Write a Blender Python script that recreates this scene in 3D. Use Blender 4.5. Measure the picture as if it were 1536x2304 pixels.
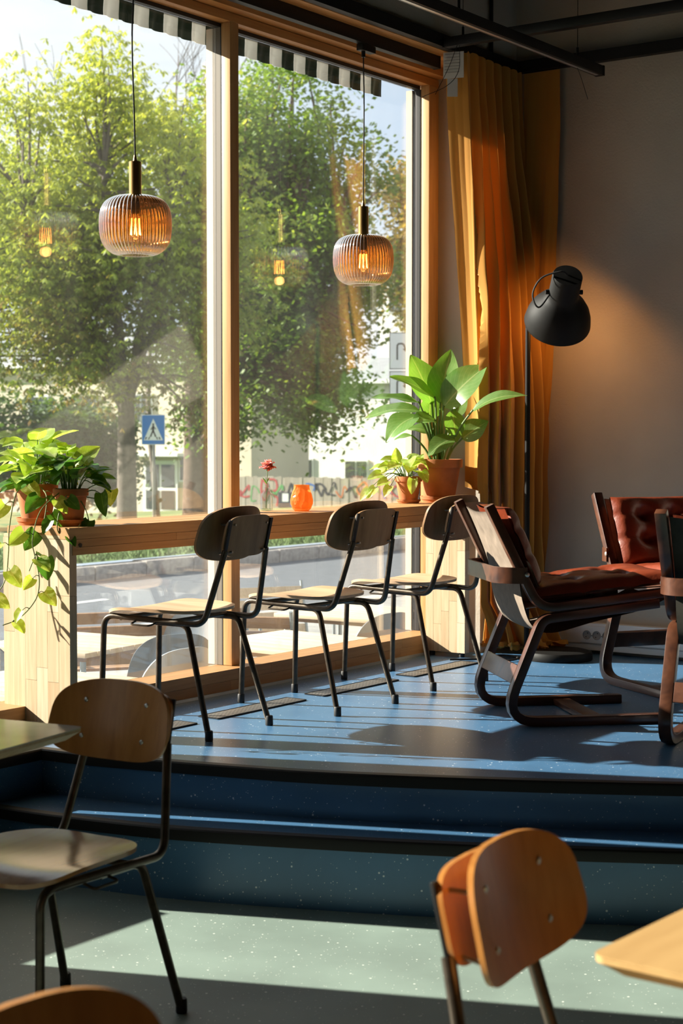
import bpy, bmesh, math, random
from mathutils import Vector, Matrix, Quaternion
import numpy as np

for o in list(bpy.data.objects):
    bpy.data.objects.remove(o)
scene = bpy.context.scene
COL = scene.collection
rnd = random.Random(7)
PI = math.pi

# ------------------------------------------------------------------ camera
cam_data = bpy.data.cameras.new('camera')
cam = bpy.data.objects.new('camera', cam_data)
COL.objects.link(cam)
cam_data.sensor_fit = 'VERTICAL'
cam_data.sensor_height = 36.0
cam_data.lens = 58.6
cam_data.clip_end = 500
YAW, PITCH = math.radians(35.47), math.radians(2.6)
cam.location = (4.60, 0.0, 1.08)
cam.rotation_euler = (PI / 2 - PITCH, 0, YAW)
cam_data.dof.use_dof = True
cam_data.dof.focus_distance = 6.8
cam_data.dof.aperture_fstop = 6.0
scene.camera = cam

# ------------------------------------------------------------------ view
vs = scene.view_settings
vs.view_transform = 'Standard'
vs.look = 'None'
vs.exposure = 0.12
vs.gamma = 1.0
vs.use_curve_mapping = False
cy = scene.cycles
cy.max_bounces = 6
cy.diffuse_bounces = 3
cy.glossy_bounces = 3
cy.transmission_bounces = 4
cy.transparent_max_bounces = 16
cy.use_adaptive_sampling = True
cy.adaptive_threshold = 0.09
cy.caustics_reflective = False
cy.caustics_refractive = False
cy.sample_clamp_indirect = 6.0
cy.use_denoising = True

# ------------------------------------------------------------------ sky and sun
world = bpy.data.worlds.new('sky')
scene.world = world
world.use_nodes = True
nt = world.node_tree
nt.nodes.clear()
w_out = nt.nodes.new('ShaderNodeOutputWorld')
w_bg = nt.nodes.new('ShaderNodeBackground')
w_tc = nt.nodes.new('ShaderNodeTexCoord')
w_map = nt.nodes.new('ShaderNodeMapping')
w_map.inputs['Scale'].default_value = (1.0, 1.0, 2.6)
w_noise = nt.nodes.new('ShaderNodeTexNoise')
w_noise.inputs['Scale'].default_value = 2.6
w_noise.inputs['Detail'].default_value = 7
w_noise.inputs['Roughness'].default_value = 0.55
w_ramp = nt.nodes.new('ShaderNodeValToRGB')
w_ramp.color_ramp.elements[0].position = 0.36
w_ramp.color_ramp.elements[0].color = (0.62, 0.75, 0.93, 1)
w_ramp.color_ramp.elements[1].position = 0.60
w_ramp.color_ramp.elements[1].color = (0.95, 0.96, 0.97, 1)
nt.links.new(w_tc.outputs['Generated'], w_map.inputs['Vector'])
nt.links.new(w_map.outputs['Vector'], w_noise.inputs['Vector'])
nt.links.new(w_noise.outputs['Fac'], w_ramp.inputs['Fac'])
nt.links.new(w_ramp.outputs['Color'], w_bg.inputs['Color'])
w_bg.inputs['Strength'].default_value = 1.28
nt.links.new(w_bg.outputs['Background'], w_out.inputs['Surface'])

SUN_DIR = Vector((0.8417, 0.3365, -0.4210)).normalized()
sun_data = bpy.data.lights.new('sun', 'SUN')
sun_data.energy = 17.5
sun_data.angle = math.radians(0.55)
sun_data.color = (1.0, 0.93, 0.82)
sun = bpy.data.objects.new('sun', sun_data)
COL.objects.link(sun)
sun.rotation_euler = SUN_DIR.to_track_quat('-Z', 'Y').to_euler()

# ------------------------------------------------------------------ helpers
def tag(o, label=None, cat=None, group=None, kind=None):
    if label: o['label'] = label
    if cat: o['category'] = cat
    if group: o['group'] = group
    if kind: o['kind'] = kind
    return o

def empty(name, loc=(0, 0, 0), rz=0.0, label=None, cat=None, group=None, kind=None):
    o = bpy.data.objects.new(name, None)
    COL.objects.link(o)
    o.location = loc
    o.rotation_euler = (0, 0, rz)
    o.empty_display_size = 0.1
    return tag(o, label, cat, group, kind)

def copy_tree(o, parent=None):
    c = o.copy()
    COL.objects.link(c)
    c.parent = parent
    for ch in list(o.children):
        copy_tree(ch, c)
    return c

def fillet(pts, rad, n=6):
    """round the inner corners of a polyline"""
    pts = [Vector(p) for p in pts]
    out = [pts[0]]
    for i in range(1, len(pts) - 1):
        a, b, c = pts[i - 1], pts[i], pts[i + 1]
        r = rad[i - 1] if isinstance(rad, (list, tuple)) else rad
        d0, d1 = (a - b), (c - b)
        l0, l1 = d0.length, d1.length
        d0.normalize(); d1.normalize()
        ang = d0.angle(d1)
        if r <= 0 or ang > PI - 1e-3:
            out.append(b); continue
        t = min(r / math.tan(ang / 2), l0 * .49, l1 * .49)
        p0, p1 = b + d0 * t, b + d1 * t
        for k in range(n + 1):
            s = k / n
            out.append(p0 * (1 - s) ** 2 + b * 2 * s * (1 - s) + p1 * s * s)
    out.append(pts[-1])
    return out

def spline(pts, n=6):
    """catmull-rom through points"""
    pts = [Vector(p) for p in pts]
    out = []
    for i in range(len(pts) - 1):
        p0 = pts[i - 1] if i else pts[0] * 2 - pts[1]
        p1, p2 = pts[i], pts[i + 1]
        p3 = pts[i + 2] if i + 2 < len(pts) else p2 * 2 - p1
        for k in range(n):
            t = k / n
            out.append(0.5 * ((2 * p1) + (p2 - p0) * t + (2 * p0 - 5 * p1 + 4 * p2 - p3) * t * t
                              + (3 * p1 - p0 - 3 * p2 + p3) * t ** 3))
    out.append(pts[-1])
    return out

class MB:
    def __init__(s):
        s.v, s.f, s.uv = [], [], None
    def add(s, vs_, fs_):
        o = len(s.v)
        s.v.extend([tuple(p) for p in vs_])
        s.f.extend([tuple(i + o for i in f) for f in fs_])
        return s
    def box(s, x0, x1, y0, y1, z0, z1):
        return s.add([(x0, y0, z0), (x1, y0, z0), (x1, y1, z0), (x0, y1, z0),
                      (x0, y0, z1), (x1, y0, z1), (x1, y1, z1), (x0, y1, z1)],
                     [(3, 2, 1, 0), (4, 5, 6, 7), (0, 1, 5, 4), (1, 2, 6, 5), (2, 3, 7, 6), (3, 0, 4, 7)])
    def obox(s, c, ax, ay, az, hx, hy, hz):
        c, ax, ay, az = Vector(c), Vector(ax), Vector(ay), Vector(az)
        vs_ = []
        for dz in (-1, 1):
            for dx, dy in ((-1, -1), (1, -1), (1, 1), (-1, 1)):
                vs_.append(c + ax * hx * dx + ay * hy * dy + az * hz * dz)
        return s.add(vs_, [(3, 2, 1, 0), (4, 5, 6, 7), (0, 1, 5, 4), (1, 2, 6, 5), (2, 3, 7, 6), (3, 0, 4, 7)])
    def tube(s, path, r, n=10, cap=True, flat=None):
        P = [Vector(p) for p in path]
        R = r if isinstance(r, (list, tuple)) else [r] * len(P)
        T = []
        for i in range(len(P)):
            a = P[max(i - 1, 0)]; b = P[min(i + 1, len(P) - 1)]
            d = (b - a)
            T.append(d.normalized() if d.length > 1e-9 else Vector((0, 0, 1)))
        up = Vector((0, 0, 1)) if abs(T[0].z) < .9 else Vector((1, 0, 0))
        nrm = (up - T[0] * up.dot(T[0])).normalized()
        vs_, fs_ = [], []
        for i in range(len(P)):
            if i:
                q = T[i - 1].rotation_difference(T[i])
                nrm = q @ nrm
                nrm = (nrm - T[i] * nrm.dot(T[i])).normalized()
            b = T[i].cross(nrm)
            for k in range(n):
                a = 2 * PI * k / n
                fx = flat if flat else 1.0
                vs_.append(P[i] + nrm * (math.cos(a) * R[i]) + b * (math.sin(a) * R[i] * fx))
        for i in range(len(P) - 1):
            for k in range(n):
                k2 = (k + 1) % n
                fs_.append((i * n + k, i * n + k2, (i + 1) * n + k2, (i + 1) * n + k))
        if cap:
            fs_.append(tuple(range(n - 1, -1, -1)))
            m = (len(P) - 1) * n
            fs_.append(tuple(m + k for k in range(n)))
        return s.add(vs_, fs_)
    def lathe(s, prof, n=32, c=(0, 0, 0), rot=None, rib=0, ribamp=0.0, close=False):
        vs_, fs_ = [], []
        c = Vector(c)
        for (r, z) in prof:
            for k in range(n):
                a = 2 * PI * k / n
                rr = r * (1 + ribamp * math.cos(rib * a)) if rib else r
                p = Vector((rr * math.cos(a), rr * math.sin(a), z))
                if rot is not None: p = rot @ p
                vs_.append(c + p)
        m = len(prof)
        for i in range(m - 1 if not close else m):
            j = (i + 1) % m
            for k in range(n):
                k2 = (k + 1) % n
                fs_.append((i * n + k, i * n + k2, j * n + k2, j * n + k))
        if not close:
            if prof[0][0] > 1e-6: fs_.append(tuple(range(n - 1, -1, -1)))
            if prof[-1][0] > 1e-6: fs_.append(tuple((m - 1) * n + k for k in range(n)))
        return s.add(vs_, fs_)
    def prism(s, outline, axis, a0, a1):
        """extrude a 2-D outline along axis 0/1/2"""
        n = len(outline)
        vs_ = []
        for a in (a0, a1):
            for (u, w) in outline:
                p = {0: (a, u, w), 1: (u, a, w), 2: (u, w, a)}[axis]
                vs_.append(p)
        fs_ = [tuple(range(n)), tuple(range(2 * n - 1, n - 1, -1))]
        for k in range(n):
            k2 = (k + 1) % n
            fs_.append((k2, k, n + k, n + k2))
        return s.add(vs_, fs_)
    def ribbon(s, path, th, y0, y1):
        """bent board: path of (x,z), thickness th, from y0 to y1"""
        P = [Vector((p[0], p[1])) for p in path]
        n = len(P)
        up, dn = [], []
        for i in range(n):
            d = (P[min(i + 1, n - 1)] - P[max(i - 1, 0)]).normalized()
            nr = Vector((-d.y, d.x))
            up.append(P[i] + nr * th / 2); dn.append(P[i] - nr * th / 2)
        vs_ = []
        for y in (y0, y1):
            for p in up: vs_.append((p.x, y, p.y))
            for p in dn: vs_.append((p.x, y, p.y))
        U0, D0, U1, D1 = 0, n, 2 * n, 3 * n
        fs_ = []
        for i in range(n - 1):
            fs_ += [(U0 + i, U0 + i + 1, U1 + i + 1, U1 + i), (D0 + i + 1, D0 + i, D1 + i, D1 + i + 1),
                    (D0 + i, D0 + i + 1, U0 + i + 1, U0 + i), (U1 + i, U1 + i + 1, D1 + i + 1, D1 + i)]
        fs_ += [(U0, U1, D1, D0), (U0 + n - 1, D0 + n - 1, D1 + n - 1, U1 + n - 1)]
        return s.add(vs_, fs_)
    def grid(s, fn, nu, nv, closeu=False):
        vs_ = [fn(i / (nu if closeu else nu - 1), j / (nv - 1)) for j in range(nv) for i in range(nu)]
        fs_ = []
        for j in range(nv - 1):
            for i in range(nu if closeu else nu - 1):
                i2 = (i + 1) % nu
                fs_.append((j * nu + i, j * nu + i2, (j + 1) * nu + i2, (j + 1) * nu + i))
        return s.add(vs_, fs_)
    def plate(s, outline, front, back, rings=6):
        """curved plate from a closed (u,w) outline and two mapping functions"""
        n = len(outline)
        cu = sum(p[0] for p in outline) / n; cw = sum(p[1] for p in outline) / n
        vs_ = []
        for fn in (front, back):
            for k in range(1, rings + 1):
                q = k / rings
                for (u, w) in outline:
                    vs_.append(fn(cu + (u - cu) * q, cw + (w - cw) * q))
            vs_.append(fn(cu, cw))
        per = rings * n + 1
        fs_ = []
        for side in (0, 1):
            b = side * per
            for k in range(rings - 1):
                for i in range(n):
                    i2 = (i + 1) % n
                    f = (b + k * n + i, b + k * n + i2, b + (k + 1) * n + i2, b + (k + 1) * n + i)
                    fs_.append(f if side == 0 else f[::-1])
            for i in range(n):
                i2 = (i + 1) % n
                f = (b + per - 1, b + i2, b + i)
                fs_.append(f if side else f[::-1])
        e = (rings - 1) * n
        for i in range(n):
            i2 = (i + 1) % n
            fs_.append((e + i, e + i2, per + e + i2, per + e + i))
        return s.add(vs_, fs_)
    def mesh(s, name, mat, smooth=True, bevel=0.0, ang=40, fix=True):
        me = bpy.data.meshes.new(name)
        me.from_pydata(s.v, [], s.f)
        if s.uv is not None:
            ul = me.uv_layers.new(name='UVMap')
            idx = np.empty(len(me.loops), dtype=np.int32)
            me.loops.foreach_get('vertex_index', idx)
            ul.data.foreach_set('uv', np.asarray(s.uv, dtype=np.float32)[idx].ravel())
        if fix or bevel:
            bm = bmesh.new(); bm.from_mesh(me)
            if fix: bmesh.ops.recalc_face_normals(bm, faces=bm.faces)
            if bevel:
                es = [e for e in bm.edges if len(e.link_faces) == 2 and e.calc_face_angle(0) > math.radians(50)]
                bmesh.ops.bevel(bm, geom=es, offset=bevel, segments=2, affect='EDGES', profile=.6, clamp_overlap=True)
            bm.to_mesh(me); bm.free()
        if smooth:
            me.shade_smooth()
            me.set_sharp_from_angle(angle=math.radians(ang))
        me.materials.append(mat)
        me.update()
        return me
    def build(s, name, mat, parent=None, loc=None, **kw):
        me = s.mesh(name, mat, **kw)
        o = bpy.data.objects.new(name, me)
        COL.objects.link(o)
        if parent is not None: o.parent = parent
        if loc is not None: o.location = loc
        return o

def inst(name, me, parent, loc, rot=None, scale=None):
    o = bpy.data.objects.new(name, me)
    COL.objects.link(o)
    o.parent = parent
    o.location = loc
    if rot is not None: o.rotation_euler = rot
    if scale is not None: o.scale = scale
    return o

def struct(o):
    o['kind'] = 'structure'
    return o

# ------------------------------------------------------------------ materials
class NT:
    def __init__(s, name):
        s.m = bpy.data.materials.new(name)
        s.m.use_nodes = True
        s.t = s.m.node_tree
        s.b = s.t.nodes['Principled BSDF']
        s.out = s.t.nodes['Material Output']
    def n(s, typ, **kw):
        nd = s.t.nodes.new(typ)
        for k, v in kw.items():
            if k in nd.inputs.keys(): nd.inputs[k].default_value = v
            else: setattr(nd, k, v)
        return nd
    def l(s, a, b): s.t.links.new(a, b)
    def coords(s, kind='Object', scale=(1, 1, 1)):
        tc = s.n('ShaderNodeTexCoord'); mp = s.n('ShaderNodeMapping')
        mp.inputs['Scale'].default_value = scale
        s.l(tc.outputs[kind], mp.inputs['Vector'])
        return mp.outputs['Vector']
    def ramp(s, fac, stops):
        r = s.n('ShaderNodeValToRGB')
        e = r.color_ramp.elements
        while len(e) < len(stops): e.new(0.5)
        for i, (p, c) in enumerate(stops):
            e[i].position = p; e[i].color = (*c, 1)
        s.l(fac, r.inputs['Fac'])
        return r.outputs['Color']
    def mixc(s, fac, a, b, blend='MIX'):
        m = s.n('ShaderNodeMix', data_type='RGBA', blend_type=blend)
        for inp, val in ((m.inputs[0], fac), (m.inputs[6], a), (m.inputs[7], b)):
            if hasattr(val, 'is_output') or isinstance(val, bpy.types.NodeSocket): s.l(val, inp)
            elif isinstance(val, (int, float)): inp.default_value = val
            else: inp.default_value = (*val, 1)
        return m.outputs[2]
    def math(s, op, a, b=None, clamp=False):
        m = s.n('ShaderNodeMath', operation=op, use_clamp=clamp)
        for inp, val in ((m.inputs[0], a), (m.inputs[1], b)):
            if val is None: continue
            if isinstance(val, bpy.types.NodeSocket): s.l(val, inp)
            else: inp.default_value = val
        return m.outputs[0]
    def bump(s, h, strength=.2, dist=.002):
        b = s.n('ShaderNodeBump')
        b.inputs['Strength'].default_value = strength
        b.inputs['Distance'].default_value = dist
        s.l(h, b.inputs['Height'])
        s.l(b.outputs['Normal'], s.b.inputs['Normal'])
    def base(s, c):
        if isinstance(c, bpy.types.NodeSocket): s.l(c, s.b.inputs['Base Color'])
        else: s.b.inputs['Base Color'].default_value = (*c, 1)

def simple(name, c, rough=.6, metal=0.0, spec=.5, bump=None, var=0.0, vscale=8):
    k = NT(name)
    k.b.inputs['Roughness'].default_value = rough
    k.b.inputs['Metallic'].default_value = metal
    k.b.inputs['Specular IOR Level'].default_value = spec
    if var or bump:
        no = k.n('ShaderNodeTexNoise', Scale=vscale, Detail=5)
        k.l(k.coords(), no.inputs['Vector'])
        if var:
            d = tuple(x * (1 - var) for x in c); li = tuple(min(1, x * (1 + var)) for x in c)
            k.base(k.ramp(no.outputs['Fac'], [(.3, d), (.7, li)]))
        else: k.base(c)
        if bump:
            n2 = k.n('ShaderNodeTexNoise', Scale=bump[0], Detail=4)
            k.l(k.coords(), n2.inputs['Vector'])
            k.bump(n2.outputs['Fac'], bump[1], bump[2])
    else: k.base(c)
    return k.m

def wood(name, tones, axis=2, rough=.5, fine=60, stretch=.05, byobj=True, spec=.4, streak=.35):
    """grain along the given axis; with byobj the tone changes from piece to piece"""
    k = NT(name)
    sc = [1, 1, 1]; sc[axis] = stretch
    vec = k.coords('Object', tuple(sc))
    oi = k.n('ShaderNodeObjectInfo')
    add = k.n('ShaderNodeVectorMath', operation='ADD')
    comb = k.n('ShaderNodeCombineXYZ')
    big = k.math('MULTIPLY', oi.outputs['Random'], 37.0)
    for i in range(3): k.l(big, comb.inputs[i])
    k.l(vec, add.inputs[0]); k.l(comb.outputs[0], add.inputs[1])
    no = k.n('ShaderNodeTexNoise', Scale=fine, Detail=6, Roughness=.6)
    k.l(add.outputs[0], no.inputs['Vector'])
    no2 = k.n('ShaderNodeTexNoise', Scale=fine * .18, Detail=3, Distortion=1.2)
    k.l(add.outputs[0], no2.inputs['Vector'])
    if byobj:
        basec = k.ramp(oi.outputs['Random'], [(i / max(1, len(tones) - 1), t) for i, t in enumerate(tones)])
    else:
        basec = k.ramp(no2.outputs['Fac'], [(.3 + .4 * i / max(1, len(tones) - 1), t) for i, t in enumerate(tones)])
    dark = k.mixc(1.0, basec, (.62, .52, .42), 'MULTIPLY')
    f = k.ramp(no.outputs['Fac'], [(.42, (0, 0, 0)), (.72, (streak * 1.6,) * 3)])
    c = k.mixc(f, basec, dark)
    f2 = k.ramp(no2.outputs['Fac'], [(.45, (0, 0, 0)), (.75, (streak,) * 3)])
    c = k.mixc(f2, c, dark)
    k.base(c)
    k.b.inputs['Roughness'].default_value = rough
    k.b.inputs['Specular IOR Level'].default_value = spec
    k.bump(no.outputs['Fac'], .12, .0012)
    return k.m

def fleck_floor(name, c, fl, dens=.05, scale=70, rough=.30):
    k = NT(name)
    vec = k.coords('Object')
    no = k.n('ShaderNodeTexNoise', Scale=3.0, Detail=4)
    k.l(vec, no.inputs['Vector'])
    d = tuple(x * .88 for x in c); li = tuple(x * 1.1 for x in c)
    basec = k.ramp(no.outputs['Fac'], [(.35, d), (.65, li)])
    col = basec
    for i, (sc, th) in enumerate(((scale, dens), (scale * 2.2, dens * 1.3))):
        vo = k.n('ShaderNodeTexVoronoi', Scale=sc, feature='F1')
        vo.inputs['Randomness'].default_value = 1
        k.l(vec, vo.inputs['Vector'])
        sep = k.n('ShaderNodeSeparateColor')
        k.l(vo.outputs['Color'], sep.inputs[0])
        dd = k.math('LESS_THAN', vo.outputs['Distance'], .24)
        mm = k.math('LESS_THAN', sep.outputs[0], th)
        fac = k.math('MULTIPLY', dd, mm)
        col = k.mixc(fac, col, fl)
    k.base(col)
    k.b.inputs['Roughness'].default_value = rough
    k.b.inputs['Specular IOR Level'].default_value = .6
    n2 = k.n('ShaderNodeTexNoise', Scale=140, Detail=2)
    k.l(vec, n2.inputs['Vector'])
    k.bump(n2.outputs['Fac'], .06, .001)
    return k.m

def leaf_mat(name, c, vein, trans=.45, light=None, rough=.38, variegated=0.0):
    k = NT(name)
    tc = k.n('ShaderNodeTexCoord')
    sep = k.n('ShaderNodeSeparateXYZ')
    k.l(tc.outputs['UV'], sep.inputs[0])
    lat = k.math('ABSOLUTE', k.math('SUBTRACT', sep.outputs[0], .5))
    mid = k.math('LESS_THAN', lat, .022)
    # side veins
    sv = k.math('SUBTRACT', k.math('MULTIPLY', sep.outputs[1], 9.0), k.math('MULTIPLY', lat, 7.0))
    fr = k.math('FRACT', sv)
    ve = k.math('LESS_THAN', fr, .10)
    oi = k.n('ShaderNodeObjectInfo')
    cc = k.mixc(oi.outputs['Random'], tuple(x * .75 for x in c), tuple(min(1, x * 1.25) for x in c))
    no = k.n('ShaderNodeTexNoise', Scale=40, Detail=4)
    k.l(tc.outputs['Object'], no.inputs['Vector'])
    cc = k.mixc(k.math('MULTIPLY', no.outputs['Fac'], .35), cc, vein)
    if variegated:
        fac = k.math('MULTIPLY', k.math('GREATER_THAN', no.outputs['Fac'], .56), variegated)
        cc = k.mixc(fac, cc, vein)
    cc = k.mixc(k.math('MULTIPLY', ve, .25), cc, vein)
    cc = k.mixc(k.math('MULTIPLY', mid, .7), cc, vein)
    k.base(cc)
    k.b.inputs['Roughness'].default_value = rough
    k.b.inputs['Specular IOR Level'].default_value = .5
    tr = k.n('ShaderNodeBsdfTranslucent')
    tcol = k.mixc(1.0, cc, (1.5, 1.5, .55), 'MULTIPLY')
    k.l(tcol, tr.inputs['Color'])
    mx = k.n('ShaderNodeMixShader'); mx.inputs[0].default_value = trans
    k.l(k.b.outputs[0], mx.inputs[1]); k.l(tr.outputs[0], mx.inputs[2])
    k.l(mx.outputs[0], k.out.inputs['Surface'])
    return k.m

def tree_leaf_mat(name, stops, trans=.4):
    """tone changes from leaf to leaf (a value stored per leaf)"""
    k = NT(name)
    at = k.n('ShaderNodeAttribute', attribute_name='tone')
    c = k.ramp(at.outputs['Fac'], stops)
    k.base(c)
    k.b.inputs['Roughness'].default_value = .55
    tr = k.n('ShaderNodeBsdfTranslucent')
    k.l(k.mixc(1.0, c, (1.5, 1.45, .6), 'MULTIPLY'), tr.inputs['Color'])
    mx = k.n('ShaderNodeMixShader'); mx.inputs[0].default_value = trans
    k.l(k.b.outputs[0], mx.inputs[1]); k.l(tr.outputs[0], mx.inputs[2])
    k.l(mx.outputs[0], k.out.inputs['Surface'])
    return k.m

def cloth_mat(name, c, tcol, trans=.35, weave=900):
    k = NT(name)
    no = k.n('ShaderNodeTexNoise', Scale=3.5, Detail=4)
    k.l(k.coords(), no.inputs['Vector'])
    cc = k.ramp(no.outputs['Fac'], [(.3, tuple(x * .9 for x in c)), (.7, c)])
    k.base(cc)
    k.b.inputs['Roughness'].default_value = .85
    k.b.inputs['Specular IOR Level'].default_value = .15
    if 'Sheen Weight' in k.b.inputs.keys(): k.b.inputs['Sheen Weight'].default_value = .25
    tr = k.n('ShaderNodeBsdfTranslucent'); tr.inputs['Color'].default_value = (*tcol, 1)
    mx = k.n('ShaderNodeMixShader'); mx.inputs[0].default_value = trans
    k.l(k.b.outputs[0], mx.inputs[1]); k.l(tr.outputs[0], mx.inputs[2])
    k.l(mx.outputs[0], k.out.inputs['Surface'])
    n2 = k.n('ShaderNodeTexNoise', Scale=weave, Detail=1)
    k.l(k.coords(), n2.inputs['Vector'])
    k.bump(n2.outputs['Fac'], .1, .0005)
    return k.m

def glass_mat(name, tint=(1, 1, 1), refl=1.0, rough=0.0, ior=1.5, dust=0.0):
    """thin clear glass: passes light straight on, mirrors by the angle"""
    k = NT(name)
    t = k.n('ShaderNodeBsdfTransparent'); t.inputs['Color'].default_value = (*tint, 1)
    g = k.n('ShaderNodeBsdfGlossy'); g.inputs['Roughness'].default_value = rough
    fr = k.n('ShaderNodeFresnel')
    geo = k.n('ShaderNodeNewGeometry')
    mr = k.n('ShaderNodeMapRange')
    mr.inputs['To Min'].default_value = ior; mr.inputs['To Max'].default_value = 1 / ior
    k.l(geo.outputs['Backfacing'], mr.inputs[0]); k.l(mr.outputs[0], fr.inputs['IOR'])
    f = k.math('MULTIPLY', fr.outputs[0], refl, clamp=True)
    mx = k.n('ShaderNodeMixShader')
    k.l(f, mx.inputs[0]); k.l(t.outputs[0], mx.inputs[1]); k.l(g.outputs[0], mx.inputs[2])
    res = mx.outputs[0]
    if dust:
        no = k.n('ShaderNodeTexNoise', Scale=2.2, Detail=6, Roughness=.65)
        k.l(k.coords('Object', (1, 1, .35)), no.inputs['Vector'])
        d = k.n('ShaderNodeBsdfTranslucent'); d.inputs['Color'].default_value = (.9, .88, .82, 1)
        fd = k.math('MULTIPLY', k.math('POWER', no.outputs['Fac'], 2.0), dust * 4)
        m2 = k.n('ShaderNodeMixShader')
        k.l(fd, m2.inputs[0]); k.l(res, m2.inputs[1]); k.l(d.outputs[0], m2.inputs[2])
        res = m2.outputs[0]
    k.l(res, k.out.inputs['Surface'])
    k.t.nodes.remove(k.b)
    return k.m

def emit_mat(name, c, st):
    k = NT(name)
    k.b.inputs['Base Color'].default_value = (*c, 1)
    k.b.inputs['Emission Color'].default_value = (*c, 1)
    k.b.inputs['Emission Strength'].default_value = st
    return k.m

OAK = [(.56, .40, .23), (.70, .53, .34), (.63, .46, .28), (.78, .62, .43), (.66, .49, .30)]
M = {}
M['oak_x'] = wood('oak_x', OAK, 0)
M['oak_y'] = wood('oak_y', [(.50, .255, .095), (.60, .335, .14), (.55, .295, .115), (.64, .38, .17)], 1)  # oak copy with the shaded fascia's warm bounce put into its colour
M['oak_sill'] = wood('oak_sill', [(.44, .23, .09), (.52, .29, .12), (.47, .25, .10)], 1)  # oak copy darkened for the shade on the sill's front face
M['oak_z'] = wood('oak_z', OAK, 2)
M['pine_y'] = wood('larch_y', [(.60, .30, .10), (.55, .27, .09)], 1, rough=.45)
M['pine_z'] = wood('larch_z', [(.68, .41, .18), (.62, .36, .15)], 2, rough=.45)
M['ply_dark'] = wood('plywood_dark', [(.42, .165, .036), (.49, .21, .052), (.37, .14, .030)], 2, rough=.32, byobj=False, fine=45, stretch=.09, streak=.28)
M['ply_mid'] = wood('plywood_mid', [(.31, .17, .075), (.37, .21, .095), (.26, .14, .058)], 2, rough=.42, byobj=False, fine=45, stretch=.09, streak=.28)
M['ply_seat'] = wood('plywood_seat', [(.66, .42, .25), (.73, .50, .32), (.60, .37, .21)], 0, rough=.35, byobj=False, fine=45, stretch=.09, streak=.22)
M['ply_seat_dark'] = wood('plywood_seat_dark', [(.33, .15, .05), (.40, .20, .08), (.27, .11, .035)], 0, rough=.2, byobj=False, fine=45, stretch=.09, streak=.22)
M['rosewood'] = wood('rosewood', [(.055, .020, .012), (.11, .040, .020), (.035, .014, .010)], 0, rough=.28, byobj=False, fine=40, stretch=.08, spec=.6)
M['metal_dark'] = simple('tube_metal', (.085, .066, .048), .34, .7, var=.3, vscale=30)
M['rubber'] = simple('black_rubber', (.012, .012, .012), .6)
M['black'] = simple('black_paint', (.008, .007, .0065), .5, spec=.35)
M['gasket'] = simple('gasket', (.02, .017, .015), .55)
M['sash_grey'] = simple('sash_taupe', (.20, .165, .125), .6)
M['sash_pale'] = simple('sash_pale', (.66, .56, .43), .6)
M['screw'] = simple('screw_steel', (.55, .53, .50), .3, .9)
M['steel'] = simple('dull_steel', (.30, .28, .25), .4, .8)
M['alu'] = simple('aluminium_strip', (.55, .55, .55), .35, .8)
M['floor_blue'] = fleck_floor('linoleum_blue', (.070, .175, .32), (.72, .78, .84), .05, 75)
M['floor_green'] = fleck_floor('linoleum_green', (.235, .305, .265), (.75, .8, .72), .045, 75, .5)
M['plaster'] = simple('plaster', (.49, .435, .36), .9, spec=.2, bump=(90, .35, .004), var=.08, vscale=2.5)
M['plaster_reveal'] = simple('plaster_reveal', (.66, .52, .34), .9, spec=.2, bump=(90, .35, .004), var=.05, vscale=4)  # lighter plaster copy with the reveal's sunlight in its colour; unused
M['ceiling'] = simple('ceiling_dark', (.035, .03, .025), .9)  # unseen ceiling, darkened to cut fill light
M['bounce_cut_dark'] = simple('bounce_cut_dark', (.05, .042, .035), .8)  # unseen walls, toned dark to cut light bounced onto the scene
M['curtain'] = cloth_mat('curtain_cloth', (.56, .265, .045), (.80, .24, .03), .09)
M['white_plastic'] = simple('white_plastic', (.80, .80, .79), .4)
M['socket_dark'] = simple('socket_recess', (.35, .34, .33), .5)
M['hole'] = simple('socket_hole', (.02, .02, .02), .8)
M['lamp_black'] = simple('lamp_dark_metal', (.007, .0065, .006), .6, .0, spec=.2)
M['terracotta'] = simple('terracotta', (.52, .185, .075), .8, spec=.25, var=.16, vscale=14, bump=(120, .15, .002))
M['soil'] = simple('soil', (.030, .020, .013), .95, bump=(60, .8, .01))
M['leather'] = simple('red_leather', (.20, .034, .012), .36, spec=.5, var=.25, vscale=12, bump=(55, .35, .004))
M['canvas'] = simple('canvas', (.25, .195, .15), .95, spec=.1, var=.12, vscale=30, bump=(500, .3, .001))
M['canvas_dark'] = simple('canvas_dark', (.055, .052, .042), .95, spec=.1, var=.12, vscale=30, bump=(500, .3, .001))
M['brass'] = simple('brushed_brass', (.55, .36, .13), .28, 1.0)
M['label_paper'] = simple('care_label_white', (.70, .68, .64), .8)
M['glass'] = glass_mat('window_glass', (.97, .985, .975), 2.0, dust=.0055)
M['bottle_glass'] = glass_mat('bottle_glass', (.93, .95, .94), 1.6)
M['bulb_glass'] = glass_mat('bulb_glass', (1, .93, .80), 1.0)
M['filament'] = emit_mat('filament', (1, .60, .22), 22)
M['table_grey'] = simple('laminate_grey', (.56, .55, .49), .12, spec=.8, var=.12, vscale=9)
M['table_edge'] = wood('table_edge', [(.46, .35, .22), (.52, .40, .26)], 1, byobj=False)
M['table_wood'] = wood('table_beech', [(.50, .30, .12), (.56, .35, .145), (.45, .265, .10)], 1, rough=.35, byobj=False, fine=40, stretch=.07, streak=.18)
# ================================================================== THE ROOM
FLOOR_Z = -0.371
STEP_Z = -0.148
struct(MB().box(-.05, 8.6, -4.2, 7.6, FLOOR_Z - .12, FLOOR_Z).build('floor', M['floor_green'], smooth=False))

def smooth2(pts, n=8):
    return [(p.x, p.y) for p in spline([(a, b, 0) for a, b in pts], n)]

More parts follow.
